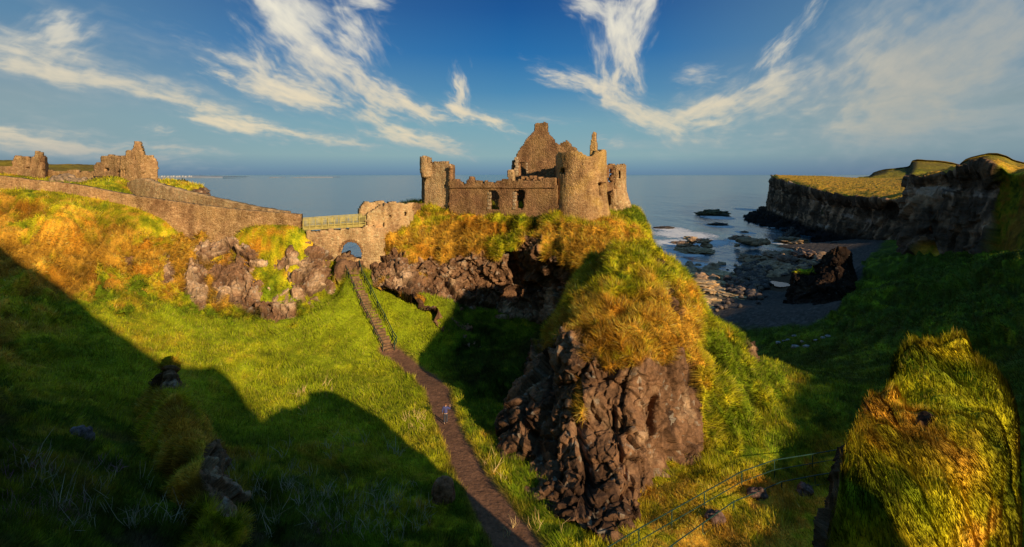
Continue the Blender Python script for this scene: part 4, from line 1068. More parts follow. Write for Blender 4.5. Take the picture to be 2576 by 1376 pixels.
# ---------------------------------------------------------------- gatehouse, bridges
gate = empty('gatehouse_ruin', tuple(P(980, 580, 82)), 'low roofless gatehouse wall joining the footbridge to the castle crag', 'ruin')
wall('front_wall', Plane(921, 79.6, 965, 80.6), [(921,600),(921.5,534),(930,531),(942,525),(950,520),(956,516.5),(963,514),(966,600)], .9, M_STONE_W, gate, seed=20, label='dark patched stub of wall beside the bridge')
wall('side_wall', Plane(962, 81.4, 1040, 84.2), [(962,605),(962,512),(978,508),(992,507),(996,510),(1012,511),(1033,509.5),(1038,513),(1037,525),(1036,590),(1010,600)], .9, M_STONE_W, gate,
     holes=[[(976,541),(984,540),(985,545),(977,546)], [(1014,532),(1020,530),(1022,540),(1015,541)]], seed=21)
wall('rear_wall', Plane(903, 83.6, 965, 86.5), [(904,585),(904.5,532),(907,518),(912,512),(925,509),(940,506.5),(957,505),(966,508),(966,585)], .9, M_STONE_W, gate, seed=22)
wall('parapet', Plane(1036, 84.6, 1067, 88.6), [(1036,545),(1036,512.5),(1050,512.5),(1067,513),(1067,545)], .7, M_STONE_D, gate, seed=23, ragged=.08)

arch = empty('arch_bridge', tuple(P(884, 650, 80)), 'old stone wall with a round arch opening below the footbridge', 'bridge')
pa = Plane(772, 78.2, 968, 80.6)
AH = [(857,649),(857.5,632),(861,619),(868,610),(876,605.5),(886,605),(896,609),(904,617),(909,628),(910,649)]
aw = wall('arch_wall', pa, [(770,640),(774,578),(790,581),(830,578),(880,574),(925,570),(966,568),(968,700),(930,700),(770,700)], 2.6, M_STONE_W, arch, holes=[AH], seed=24, ragged=.25)
for k in range(13):
    t_ = math.pi * (k + .5) / 13; s_, z_ = pa.sz(883.5 - 28.2 * math.cos(t_), 632 - 29 * math.sin(t_))
    b_ = box_mesh('arch_stone', pa.xyz(np.array(s_), np.array(z_), 1.28), (.34, .16, .34), M_STONE_D, aw, seed=80 + k, jitter=.05)
sil = wall('sill', Plane(856, 77.2, 895, 77.6), [(857,645),(894,645.5),(893,657),(858,656)], .8, M_STONE_D, aw, seed=25, ragged=.05, cell=.15)

# wooden footbridge
M_WOOD = flat_mat('weathered pine', (.52,.43,.15), .75, .22, 2.5)
M_WOOD_D = flat_mat('bridge beam timber', (.42,.34,.10), .75, .25, 2.0)
fb = empty('footbridge', tuple(P(842, 580, 79)), 'pale wooden footbridge with slatted railings leading to the castle', 'footbridge')
def bar(bm, a, b, w, h):
    a, b = Vector(a), Vector(b); d = b - a; L = d.length
    x = d.normalized(); up = Vector((0, 0, 1))
    if abs(x.z) > .95: up = Vector((0, 1, 0))
    y = up.cross(x).normalized(); z = x.cross(y)
    m = Matrix((x, y, z)).transposed().to_4x4(); m.translation = (a + b) / 2
    r = bmesh.ops.create_cube(bm, size=1)
    for v in r['verts']: v.co = m @ Vector((v.co.x * L, v.co.y * w, v.co.z * h))
def bars(name, lst, mat, parent, bevel=0):
    bm = bmesh.new()
    for a, b, w, h in lst: bar(bm, a, b, w, h)
    me = bpy.data.meshes.new(name); bm.to_mesh(me); bm.free(); me.materials.append(mat)
    return link(name, me, parent)
def lerp(a, b, t): return a + (b - a) * t
Af, Bf = P(763, 552.0, 78.4), P(919.5, 542.6, 79.4)          # top rail, near side
Ab, Bb = P(763, 548.0, 80.6), P(909, 538.0, 81.6)            # top rail, far side
dz = lambda z: np.array([0, 0, z])
HR = 1.18
for side, (A_, B_) in enumerate(((Af, Bf), (Ab, Bb))):
    rl = bars('railing', [(A_, B_, .10, .07), (A_ - dz(.95), B_ - dz(.95), .06, .07), (A_ - dz(.15), B_ - dz(.15), .05, .06)], M_WOOD, fb)
    bars('slats', [(lerp(A_, B_, (k + .5) / 76) - dz(.02), lerp(A_, B_, (k + .5) / 76) - dz(1.0), .045, .025) for k in range(76)], M_WOOD, rl)
    for k in range(11):
        q_ = lerp(A_, B_, (k + .02) / 10.02) + np.array([0, -.08 if side == 0 else .08, 0])
        bars('post', [(q_ + dz(.03), q_ - dz(1.48 if side == 0 else 1.2), .10, .10)], M_WOOD, rl)
beam = bars('beam', [(Af - dz(1.32), Bf - dz(1.32), .14, .40)], M_WOOD_D, fb)
bars('beam', [(Ab - dz(1.32), Bb - dz(1.32), .14, .40)], M_WOOD_D, fb)
bars('deck', [((Af + Ab) / 2 - dz(1.10), (Bf + Bb) / 2 - dz(1.10), 2.3, .06)], M_WOOD_D, fb)

# ---------------------------------------------------------------- boundary walls on the mainland
def long_wall(name, top, base, thick, mat, label, cat, seed, cell=.24):
    """wall following surveyed top and base lines; (u, v, Y) lists of equal length"""
    T = catmull(np.array([P(*q) for q in top]), 400); B = catmull(np.array([P(*q) for q in base]), 400)
    B[:, :2] = T[:, :2]
    dd = np.r_[0, np.cumsum(np.linalg.norm(np.diff(T[:, :2], axis=0), axis=1))]
    n = int(dd[-1] / cell); si = np.linspace(0, dd[-1], n + 1)
    Ti = np.stack([np.interp(si, dd, T[:, k]) for k in range(3)], -1); Bz = np.interp(si, dd, B[:, 2]) - .6
    h = int((Ti[:, 2] - Bz).max() / cell) + 2
    tt = np.linspace(0, 1, h + 1)
    tx = np.gradient(Ti[:, :2], axis=0); tx /= np.linalg.norm(tx, axis=1, keepdims=True); nn = np.stack([tx[:, 1], -tx[:, 0]], 1)
    zz = Bz[None] + (Ti[:, 2] - Bz)[None] * tt[:, None]
    q = np.stack([np.repeat(Ti[None, :, 0], h + 1, 0), np.repeat(Ti[None, :, 1], h + 1, 0), zz], -1)
    w = (thick / 2 + .22 * (1 - tt))[:, None] + .07 * fbm(q, .5, 3, 800 + seed)
    top_j = .13 * fbm(q[-1], .45, 2, 810 + seed); q[-1, :, 2] += top_j; q[-2, :, 2] += .4 * top_j
    off = np.concatenate([nn, np.zeros((n + 1, 1))], 1)[None]
    v, f = shell(q + off * w[..., None], q - off * w[..., None], np.ones((h, n), bool))
    o = link(name, np_mesh(name, v, f, mat, smooth=False))
    return tag(o, label, cat)
long_wall('stone_wall', [(-420,424,77),(-100,437,77),(0,443,77.3),(80,452,77.6),(153,459,78),(214,468,78.2),(305,485,78.5),(360,495,78.7),(442,506,78.9),(520,517,79),(610,527,79),(700,534.5,79),(758,539,79)],
                        [(-420,480,74),(-100,481,75),(0,484,75.5),(80,490,75.8),(153,497,76),(214,508,76.3),(305,530,76.6),(360,555,76.8),(442,590,77),(520,600,77.5),(610,592,78),(700,574,78.5),(758,580,79)], 1.15, M_STONE,
          'long brown rubble wall sloping down above the left grassy bank to the footbridge', 'wall', 1)
long_wall('stone_wall', [(330,458,97),(366,449.5,94),(400,462,92),(440,472,90),(519,492,87),(610,512,84.5),(680,525,82.6),(724,532,81.4)],
                        [(330,486,94),(366,494,91),(400,502,89),(440,512,87),(519,524,84.5),(610,534,82),(680,540,81),(724,545,81)], 1.3, M_STONE_W,
          'pale sunlit rubble wall running from the pointed ruin down to the sea gap', 'wall', 2)

# ---------------------------------------------------------------- ruins on the mainland
r2 = empty('lodge_ruin', tuple(P(320, 458, 104)), 'tall roofless ruin with a pointed finger of masonry behind the left wall', 'ruin')
D2 = lambda pts: [(x * .1709, 339.6 + y * .1709) for x, y in pts]
wall('hall_wall', Plane(240, 106, 322, 103), D2([(1415,720),(1415,480),(1425,440),(1455,400),(1520,398),(1520,302),(1600,300),(1745,305),(1765,340),(1770,403),(1800,405),(1840,405),(1890,405),(1890,720)]), .9, M_STONE, r2,
     holes=[D2([(1573,493),(1637,493),(1637,535),(1573,535)]), D2([(1765,535),(1792,535),(1790,602),(1765,602)])], seed=30, ragged=.14, cell=.2)
wall('corner_wall', Plane(307, 102.6, 364, 101.5), D2([(1802,410),(1805,310),(1885,305),(1890,232),(1980,215),(2000,165),(2015,100),(2035,90),(2055,97),(2080,160),(2108,260),(2120,330),(2120,720),(1802,720)]), 1.0, M_STONE, r2,
     holes=[D2([(2016,310),(2033,308),(2033,386),(2016,386)]), D2([(1820,515),(1840,515),(1840,680),(1820,680)]), D2([(1862,515),(1880,515),(1880,600),(1862,600)])], seed=31, ragged=.14, cell=.19)
wall('end_wall', Plane(362, 102, 398, 103), D2([(2118,720),(2125,330),(2130,296),(2190,292),(2258,295),(2258,330),(2290,345),(2318,385),(2328,450),(2328,720)]), 1.0, M_STONE, r2, seed=32, ragged=.12, cell=.2)
wall('inner_wall', Plane(268, 110, 330, 109), D2([(1570,720),(1570,555),(1690,555),(1760,610),(1830,612),(1930,560),(1930,720)]), .8, M_STONE_D, r2, seed=33)
r1 = empty('chimney_ruin', tuple(P(75, 445, 108)), 'ruined stone house end with a square chimney at the far left', 'ruin')
wall('house_wall', Plane(-60, 110, 108, 107), D2([(-350,640),(-350,470),(0,462),(215,455),(210,385),(232,372),(250,315),(330,312),(415,314),(432,330),(432,408),(470,412),(492,400),(492,330),(547,315),(548,250),(580,245),(617,250),(620,320),(628,480),(632,640)]), .9, M_STONE, r1, seed=34,
     holes=[D2([(408,470),(475,472),(470,497),(412,494)])], ragged=.13, cell=.2)
wall('chimney_side', Plane(106, 107, 113.5, 111), D2([(620,640),(620,318),(655,318),(660,400),(675,430),(672,640)]), .9, M_STONE_D, r1, seed=35, ragged=.12, cell=.2)
lw = wall('stone_wall', Plane(110, 112, 246, 110), D2([(660,660),(665,530),(820,528),(960,530),(1040,512),(1090,530),(1260,535),(1420,530),(1440,660)]), .9, M_STONE, None, seed=36, cell=.22)
tag(lw, 'low ruined wall between the chimney ruin and the pointed ruin', 'wall')
# ================================================================== stairs, rails, person, rocks
# ---- stone staircase below the arch
M_STEP = flat_mat('worn step stone', (.22,.125,.065), .95, .45, 3.0, bump=.4)
ST = catmull(np.array([P(*q) for q in [(981,884,66),(955,838,68),(932,790,70.3),(906,735,73),(884,680,75.8)]]), 200)
dd_ = np.r_[0, np.cumsum(np.linalg.norm(np.diff(ST, axis=0), axis=1))]
stair = empty('staircase', tuple(ST[0]), 'narrow stone staircase climbing the green slope to the arch', 'staircase')
NSTEP = 34
stair_pts = np.stack([np.interp((np.arange(NSTEP) + .5) / NSTEP * dd_[-1], dd_, ST[:, k]) for k in range(3)], -1)
for k, p_ in enumerate(stair_pts):
    t_ = stair_pts[min(k + 1, NSTEP - 1)] - stair_pts[max(k - 1, 0)]
    z_ = max(p_[2], ground_z(p_[0], p_[1]) - .05)
    stair_pts[k, 2] = z_
    box_mesh('step', p_ * [1, 1, 0] + [0, 0, z_ + .02], (1.25 + .2 * math.sin(k * 2.1), .46, .34), M_STEP, stair, rz=math.atan2(t_[1], t_[0]) - HALF_PI + .06 * math.sin(k * 1.7), seed=200 + k, jitter=.06)
M_GREEN = flat_mat('green painted steel', (.014,.052,.036), .6, .4, 4.0, spec=.4)
def hand_rail(name, pts, label, height=1.0, mids=(0.55,), post_every=2, r=.035, group=None):
    o = empty(name, tuple(pts[0]), label, 'railing', group)
    pts = np.asarray(pts, float)
    fine = [np.array([p[0], p[1], p[2] + height]) for p in pts]
    bars('rail', [(fine[i], fine[i + 1], r * 2, r * 2) for i in range(len(fine) - 1)], M_GREEN, o)
    for m_ in mids:
        bars('rail', [(fine[i] - dz(height - m_), fine[i + 1] - dz(height - m_), r * 1.7, r * 1.7) for i in range(len(fine) - 1)], M_GREEN, o)
    for i in range(0, len(pts), post_every):
        bars('post', [(pts[i] - dz(.35), fine[i] + dz(.02), r * 2.3, r * 2.3)], M_GREEN, o)
    return o
tn_ = np.gradient(stair_pts, axis=0); tn_ = tn_ / np.linalg.norm(tn_[:, :2], axis=1, keepdims=True)
side_ = np.stack([tn_[:, 1], -tn_[:, 0], 0 * tn_[:, 0]], -1)
lf = stair_pts[::3] - side_[::3] * .82; rt_ = stair_pts[::3] + side_[::3] * 1.0
for arr in (lf, rt_):
    for q_ in arr: q_[2] = ground_z(q_[0], q_[1]) + .1
hand_rail('handrail', lf, 'thin green handrail along the left side of the stone staircase', .9, (.5,), 2, .03)
rb_ = P(992, 868, 66.2); hand_rail('handrail', np.concatenate([[rb_ * [1, 1, 0] + [0, 0, ground_z(rb_[0], rb_[1])]], rt_]), 'green handrail along the right side of the stone staircase', .95, (.5,), 2, .04)

# ---- steel railings beside the gully path in the right foreground
def rail_run(tops, height, label):
    """tops: surveyed (u, v, Y) of the top rail; posts stand on the ground below"""
    pts = [P(*t) for t in tops]
    return hand_rail('path_railing', [p - dz(height) for p in pts], label, height, (.52,), 1, .024, None)
rail_run([(2130,1127,41.5),(2044,1142,41),(1948,1157,39.3),(1866,1186,37.5),(1772,1238,35.2),(1690,1284,33.5),(1607,1330,31.8),(1530,1376,30.2),(1440,1436,28.5)], 1.2, 'green steel path railing nearer the big crag, on the far side of the steps')
rail_run([(2100,1188,39.0),(2050,1196,38.5),(1966,1212,37.2),(1905,1238,36.2),(1845,1262,35),(1768,1316,33),(1690,1372,31.2),(1600,1440,29.3)], 1.2, 'dark steel path railing on the near side of the steps, partly behind the knoll')
M_PALE = attr_mat('pale lichen rock', .45, 3.0, .7, 3.0, .2)

def blob(name, c, size, seed, mat, sub=4, rough=.35, cell=.8, flat=.0, tint=None, label=None, cat=None, group=None, rz=0.0):
    bm = bmesh.new(); bmesh.ops.create_icosphere(bm, subdivisions=sub, radius=1.0)
    me = bpy.data.meshes.new(name); bm.to_mesh(me); bm.free()
    n = len(me.vertices); v = np.empty(n * 3, np.float32); me.vertices.foreach_get('co', v); v = v.reshape(-1, 3)
    nn = v.copy()
    fk, gk, cid = facet(v + seed * 3.1, cell, 900 + seed, 1.0, .7); f1, f2 = 0 * gk, gk; fk2, _, _ = facet(v + seed * 2.1, cell * .4, 930 + seed, 1.0, .7)
    d = 1 + rough * (1.1 * fk / cell + .5 * fk2 / cell + .55 * fbm(v + seed, 1.1, 4, 905 + seed) + .25 * sstep(0, .2, gk) - .15)
    v = v * d[:, None]
    if flat: v[:, 2] = np.where(v[:, 2] > 0, v[:, 2] * (1 - flat) + flat * .55 * np.tanh(v[:, 2] * 2.2), v[:, 2])
    v *= np.asarray(size)
    c_, s_ = math.cos(rz), math.sin(rz)
    v = np.stack([v[:, 0] * c_ - v[:, 1] * s_, v[:, 0] * s_ + v[:, 1] * c_, v[:, 2]], -1)
    me.vertices.foreach_set('co', v.astype(np.float32).ravel())
    base = np.array(tint if tint is not None else (.13, .09, .065), np.float32)
    m_ = fbm(v, max(size) * .35, 4, 915 + seed)
    col = base * (1 + .6 * m_ + .35 * (cid - .5))[:, None] * (.5 + .5 * sstep(.0, .12, f2 - f1))[:, None]
    a = me.color_attributes.new('Col', 'FLOAT_COLOR', 'POINT'); cc = np.ones((n, 4), np.float32); cc[:, :3] = np.clip(col, 0, 1)
    a.data.foreach_set('color', cc.ravel())
    me.polygons.foreach_set('use_smooth', np.ones(len(me.polygons), bool)); me.materials.append(mat); me.update()
    o = link(name, me); o.location = c
    if label: tag(o, label, cat, group)
    return o

# single rocks
p_ = ground_hit(1116, 1262); blob('boulder', p_ + dz(.35), (.75, .5, 1.15), 3, M_ROCK, tint=(.34,.17,.095), rough=.22, label='reddish upright boulder on the grass left of the dirt path', cat='boulder', rz=.3)
p_ = ground_hit(205, 1100); blob('boulder', p_ + dz(.0), (.62, .5, .6), 4, M_ROCK, tint=(.20,.15,.15), rough=.3, label='grey boulder bedded in the shaded bank at far left', cat='boulder')
p_ = ground_hit(500, 740)
# white stones strewn on the shaded grass of the cove
for k, (u, v, sx) in enumerate([(1958,866,.75),(1972,860,.55),(1982,857,.6),(2000,874,1.1),(2029,873,.9),(2018,862,.5),(2070,852,.6),(2082,848,.7),(2052,858,.5),(1998,847,.7)]):
    p_ = ground_hit(u, v); blob('stone', p_ + dz(.1), (sx * .62, sx * .4, sx * .3), 10 + k, M_PALE, sub=3, tint=(.42,.40,.40), label='small pale stone lying in the shaded grass below the beach', cat='stone', group='pale stones on the shaded grass')
# pinkish rocks below the railings
for k, (u, v, sx, lb) in enumerate([(1905,1236,.6,'pinkish rock wedged between the two path railings, upper one'),(2022,1228,.5,'pinkish upright rock under the far railing near the knoll'),(1800,1296,.6,'pinkish rock wedged between the two path railings, lower one')]):
    p_ = ground_hit(u, v + 14); blob('rock', p_ + dz(.1), (sx, .5, .5), 30 + k, M_ROCK, tint=(.17,.10,.08), label=lb, cat='rock')

# skerries and shore rocks
M_SHORE = attr_mat('wet shore rock', .5, 1.6, .8, 1.2, .4, rough=.7, spec=.35)
def shore(u, v, w, h, hz, seed, tint, label, flat=.5, name='sea_rock', cat='sea rock'):
    """w: width in survey columns; h: depth along the view in metres; hz: height"""
    Y = CAMZ * F / (v - 439.0); x = (u - 1288) / F * Y
    return blob(name, (x, Y, 0.0), (w / F * Y * .5, h, hz), seed, M_SHORE, sub=5, rough=.6, cell=.3, flat=flat, tint=tint, label=label, cat=cat)
shore(1790,541,72,11,4.2,50,(0.120,0.105,0.042),'large dark green-topped skerry farthest out in the bay',.2)
shore(1822,543,22,5,1.9,51,(0.080,0.068,0.056),'small low rock at the right tip of the large skerry')
shore(1805,566,46,5,1.6,52,(0.072,0.053,0.042),'dark wave-washed rock between the large skerry and the tan rocks')
shore(1672,574,50,3.5,1.3,53,(0.064,0.048,0.039),'dark reef edge with white surf close to the castle crag')
shore(1738,600,30,4,1.3,54,(0.576,0.375,0.168),'small tan rock in the middle of the white surf')
shore(1718,612,48,5,1.0,55,(0.352,0.210,0.119),'brown rock awash in the surf, right of the crag')
shore(1765,605,40,3,.9,56,(0.096,0.068,0.049),'thin dark reef in the outer surf')
shore(1748,633,80,7,1.6,57,(0.544,0.345,0.168),'long tan rock shelf nearest the surf line')
shore(1862,602,50,5,2.2,58,(0.320,0.180,0.098),'brown rock cluster in open water, in the middle of the bay')
shore(1888,612,46,6,3.0,59,(0.352,0.195,0.105),'lumpy brown rock joined to the mid-bay cluster on its right')
shore(1873,585,16,2,1.0,60,(0.224,0.135,0.084),'tiny brown rock with foam above the mid-bay cluster')
shore(1990,610,64,10,2.6,61,(0.272,0.173,0.084),'flat brown rock table close under the dark headland cliff')
shore(1992,601,24,6,4.8,62,(0.056,0.045,0.036),'black rock knob standing on the back of the flat rock table',0)
shore(1890,655,54,6,2.4,63,(0.352,0.210,0.112),'brown rock in the shallows midway between beach boulders and bay')
shore(1955,652,60,8,2.6,64,(0.272,0.158,0.091),'brown shore rock at the water edge, left of the weedy rocks')
shore(1985,664,50,8,2.8,65,(0.240,0.135,0.084),'brown shore rock at the water edge, in front of the rock stack',.3)
shore(2030,650,60,9,3.0,66,(0.176,0.112,0.077),'dark weedy shore rock left behind the rock stack',.3)
shore(2010,628,20,3,1.2,67,(0.384,0.240,0.140),'small tan rock in the shallows below the rock table')
shore(1715,682,70,8,1.3,68,(0.672,0.420,0.196),'pale tan shelf at the crag foot by the inner surf')
for k, (u, v, w, h, hz, lb) in enumerate([(1795,690,105,8,1.5,'long golden rock shelf reaching into the bay from the beach'),(1760,712,120,9,1.5,'broad golden rock shelf between crag and boulder heap'),(1800,732,70,5,1.4,'golden rock slab left of the boulder heap'),
                                     (1770,755,90,5,1.4,'golden rock slab below the broad shelf, by the crag foot'),(1858,746,85,5,1.6,'golden rock slab in front of the boulder heap'),(1775,772,80,4,1.3,'lowest golden rock slab bordering the shingle')]):
    p_ = ground_hit(u, v); Y = p_[1]
    blob('rock_shelf', p_ - dz(.5), (w / F * Y * .5, h, hz), 70 + k, M_SHORE, sub=5, rough=.5, cell=.35, flat=.8, tint=(.66,.42,.19), label=lb, cat='rock shelf')
# boulder heap
protos = []
for k in range(5):
    o = blob('beach_boulder', (0, 0, 0), (.8, .72, .62), 90 + k, M_SHORE, sub=3, rough=.32, cell=.9, tint=[(.11,.080,.066),(.15,.105,.08),(.09,.070,.060),(.22,.145,.095),(.12,.09,.075)][k])
    protos.append(o)
rr = random.Random(5)
heap = []
while len(heap) < 230:
    u, v = rr.uniform(1745, 2075), rr.uniform(636, 790)
    d1 = float(ell(np.array(u), np.array(v), 1885, 712, 70, 62, -40)); d2 = float(ell(np.array(u), np.array(v), 2000, 668, 85, 28, -12)); d3 = float(ell(np.array(u), np.array(v), 1830, 765, 90, 22, -12))
    keep = max(d1 * 1.6, d2 * .7, d3 * .35)
    if rr.random() < keep + .012: heap.append((u, v, d1))
for k, (u, v, d1) in enumerate(heap):
    p_ = ground_hit(u, v)
    if k < 5: o = protos[k]
    else:
        o = protos[k % 5].copy(); COL.objects.link(o)
    sc_ = rr.uniform(.55, 1.35) * (1.25 if d1 > .1 else .8)
    o.location = tuple(p_ + dz(.35 * sc_ + (.5 * max(0, d1))))
    o.scale = (sc_, sc_, sc_ * rr.uniform(.8, 1.1)); o.rotation_euler = (rr.uniform(-.3, .3), rr.uniform(-.3, .3), rr.uniform(0, 6.28))
    tag(o, 'dark rounded boulder in the heap between golden rock shelves and shingle', 'boulder', 'dark boulders heaped on the beach')

bp_proto = blob('shore_rock', (0, 0, 0), (1.1, .9, .6), 97, M_SHORE, sub=3, rough=.5, cell=.7, tint=(.46,.28,.15))
spots_, k = [], 0
while len(spots_) < 130:
    u, v = rr.uniform(1700, 2090), rr.uniform(600, 720)
    d_ = max(float(ell(np.array(u), np.array(v), 1950, 665, 150, 32, -8)), float(ell(np.array(u), np.array(v), 1880, 608, 60, 14)), float(ell(np.array(u), np.array(v), 1760, 690, 80, 40)) * .7, float(ell(np.array(u), np.array(v), 1740, 620, 70, 26)) * .6)
    if rr.random() < d_: spots_.append((u, v))
for k, (u, v) in enumerate(spots_):
    Y = CAMZ * F / (v - 439.0); p_ = ground_hit(u, v); z_ = max(p_[2], -.1) if p_[2] > -.2 else -.05
    if p_[2] < .1: p_ = np.array([(u - 1288) / F * Y, Y, 0.0]); z_ = 0.0
    o = bp_proto if k == 0 else bp_proto.copy()
    if k: COL.objects.link(o)
    sc_ = rr.uniform(.6, 2.2) * (Y / 200.0) ** .5
    o.location = (p_[0], p_[1], z_ + .1); o.scale = (sc_ * rr.uniform(.8, 1.5), sc_, sc_ * rr.uniform(.7, 1.2)); o.rotation_euler = (0, 0, rr.uniform(0, 6.28))
    tag(o, 'small brown rock strewn along the water edge of the cove', 'rock', 'brown rocks strewn along the water edge')

# tide pool on the right of the beach
pp = ground_hit(1962, 716)
th = np.linspace(0, 2 * np.pi, 48)[:-1]
rr_ = 1 + .25 * np.sin(th * 3 + 1) + .15 * np.sin(th * 5)
pool = np.concatenate([[[0, 0, 0]], np.stack([3.6 * rr_ * np.cos(th) , 4.0 * rr_ * np.sin(th), 0 * th], -1)])
mw, nt_, b_ = new_mat('pool water'); b_.inputs['Base Color'].default_value = (.06, .055, .05, 1); b_.inputs['Roughness'].default_value = .22; b_.inputs['Specular IOR Level'].default_value = .3
bp_ = N(nt_, 'ShaderNodeBump', {'Strength': .1, 'Height': N(nt_, 'ShaderNodeTexNoise', {'Scale': 3.0}).outputs[0]}); nt_.links.new(bp_.outputs[0], b_.inputs['Normal'])
po = link('tide_pool', np_mesh('tide_pool', pool + pp + [0, 0, .22], np.array([[0, i, i % 47 + 1] for i in range(1, 48)]), mw)); tag(po, kind='structure')

# ---- things on the left plateau
M_BENCH = flat_mat('dark bench timber', (.035,.026,.020), .8, .4, 5.0)
bp0 = P(262, 457, 99.5)
bench = empty('bench', tuple(bp0), 'dark wooden bench on the grass in front of the pointed ruin', 'bench')
bars('seat', [(bp0 + [-1.9, -.1 - .14 * k, .5], bp0 + [1.7, -.1 - .14 * k, .5], .12, .05) for k in range(4)], M_BENCH, bench)
bars('backrest', [(bp0 + [-1.9, .12, .95], bp0 + [1.7, .12, .95], .06, .12), (bp0 + [-1.9, .1, .65], bp0 + [1.7, .1, .65], .06, .08)] + [(bp0 + [-1.8 + .3 * k, .11, .5], bp0 + [-1.8 + .3 * k, .12, .95], .05, .1) for k in range(12)], M_BENCH, bench)
for x_ in (-1.75, 1.55):
    bars('leg', [(bp0 + [x_, .1, -.3], bp0 + [x_, .1, .95], .09, .09), (bp0 + [x_, -.5, -.3], bp0 + [x_, -.5, .68], .09, .09), (bp0 + [x_, -.5, .66], bp0 + [x_, .1, .7], .09, .06)], M_BENCH, bench)
# rubble heap in front of the low wall
for k, (u, v, Y, sx) in enumerate([(168,446,104,1.3),(175,452,101,.8),(185,453,100,.9),(196,453,100,.8),(210,453,99,.9),(218,454,99,.8),(228,453,99,.7),(150,452,101,.9),(138,450,102,1.0)]):
    p_ = P(u, v, Y); blob('fallen_stone', p_ - dz(.3), (sx, sx * .8, sx * .8), 120 + k, M_PALE, sub=3, tint=(.34,.23,.14), label='fallen wall stone in the rubble row before the low ruined wall', cat='stone', group='fallen stones before the low ruined wall')
# bushes on the cliff stub
M_LEAF = attr_mat('leaf', .4, 4.0, .2)
def bush(c, r, seed, col, label):
    rs = np.random.default_rng(seed); n = 900
    d = rs.normal(size=(n, 3)); d /= np.linalg.norm(d, axis=1, keepdims=True); d[:, 2] = np.abs(d[:, 2])
    lump = 1 + .35 * fbm(d * 2 + seed, 1, 2, 33)
    p = d * (rs.uniform(.45, 1, n) ** .5 * lump)[:, None] * r
    a = rs.normal(size=(n, 3)) * .22; b = rs.normal(size=(n, 3)) * .22
    v = np.stack([p - a, p + a, p + b], 1).reshape(-1, 3)
    cc = np.repeat(np.array(col) * rs.uniform(.5, 1.5, n)[:, None], 3, 0)
    o = link('bush', np_mesh('bush', v, np.arange(3 * n).reshape(-1, 3), M_LEAF, cols=cc, smooth=False)); o.location = c
    return tag(o, label, 'bush')
bush(tuple(P(442, 466, 140)), np.array([1.6, 1.2, 1.0]), 1, (.05,.06,.012), 'small dark bush on the cliff stub, left one of two')
bush(tuple(P(457, 468, 140)), np.array([2.2, 1.3, 1.3]), 2, (.06,.065,.015), 'wider dark bush on the cliff stub, right one of two')

# ---- far coast: a pale strip with white houses, islands, field walls on the headland
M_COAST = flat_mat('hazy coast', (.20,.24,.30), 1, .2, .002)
def strip(name, us, tops, Y, depth, mat, kind='structure'):
    T = np.array([P(u, v, Y) for u, v in zip(us, tops)]); B = T.copy(); B[:, 2] = -2
    back = T.copy(); back[:, 1] += depth
    g_ = np.stack([B, T, back]); o = link(name, np_mesh(name, g_.reshape(-1, 3), grid_faces(3, len(us)), mat)); return tag(o, kind=kind)
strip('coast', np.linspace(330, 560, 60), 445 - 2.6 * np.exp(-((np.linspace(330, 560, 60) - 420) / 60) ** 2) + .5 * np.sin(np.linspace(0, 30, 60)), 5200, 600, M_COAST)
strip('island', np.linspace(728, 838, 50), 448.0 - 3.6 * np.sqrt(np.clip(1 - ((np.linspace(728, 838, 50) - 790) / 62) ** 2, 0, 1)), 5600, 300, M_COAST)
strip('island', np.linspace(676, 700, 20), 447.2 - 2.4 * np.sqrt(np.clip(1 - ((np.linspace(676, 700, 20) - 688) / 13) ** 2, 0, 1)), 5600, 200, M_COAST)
M_WHITE = flat_mat('white render', (.50,.48,.46), .9, .08, .05)
rr = random.Random(9)
for k in range(11):
    u = 408 + k * 7.5 + rr.uniform(-1.5, 1.5); p_ = P(u, 444.2 + rr.uniform(-.8, .5), 5000 + rr.uniform(0, 120)); w_ = rr.uniform(3, 7)
    bm = bmesh.new(); pts = [(-w_, -6, -6), (w_, -6, -6), (w_, 6, -6), (-w_, 6, -6), (-w_, -6, 3.5), (w_, -6, 3.5), (w_, 6, 3.5), (-w_, 6, 3.5), (-w_, 0, 7.5), (w_, 0, 7.5)]
    vs = [bm.verts.new(q) for q in pts]
    for f_ in [(0,1,5,4),(1,2,6,9,5),(2,3,7,6),(3,0,4,8,7),(4,5,9,8),(6,7,8,9)]: bm.faces.new([vs[i] for i in f_])
    me = bpy.data.meshes.new('white_house'); bm.to_mesh(me); bm.free(); me.materials.append(M_WHITE)
    o = link('white_house', me); o.location = tuple(p_)
    tag(o, 'tiny white house of the far town on the hazy coast', 'house', 'white houses on the far coast')
for k, (u0, u1, v, Y, lb) in enumerate([(2106,2134,466,455,'dark low field wall on the headland plateau, leftmost'),(2150,2184,465,455,'dark low field wall on the headland plateau, longest'),(2204,2222,463,470,'short dark field wall on the headland plateau, rightmost')]):
    a_, b2 = P(u0, v, Y), P(u1, v - 1, Y * 1.03)
    o = wall('field_wall', Plane(u0, Y, u1, Y * 1.03), [(u0, v + 4), (u0 + 3, v - 1.5), (u1 - 4, v - 2.5), (u1, v + 3)], 1.5, M_STONE_D, None, seed=90 + k, ragged=.2, cell=.5); tag(o, lb, 'wall')

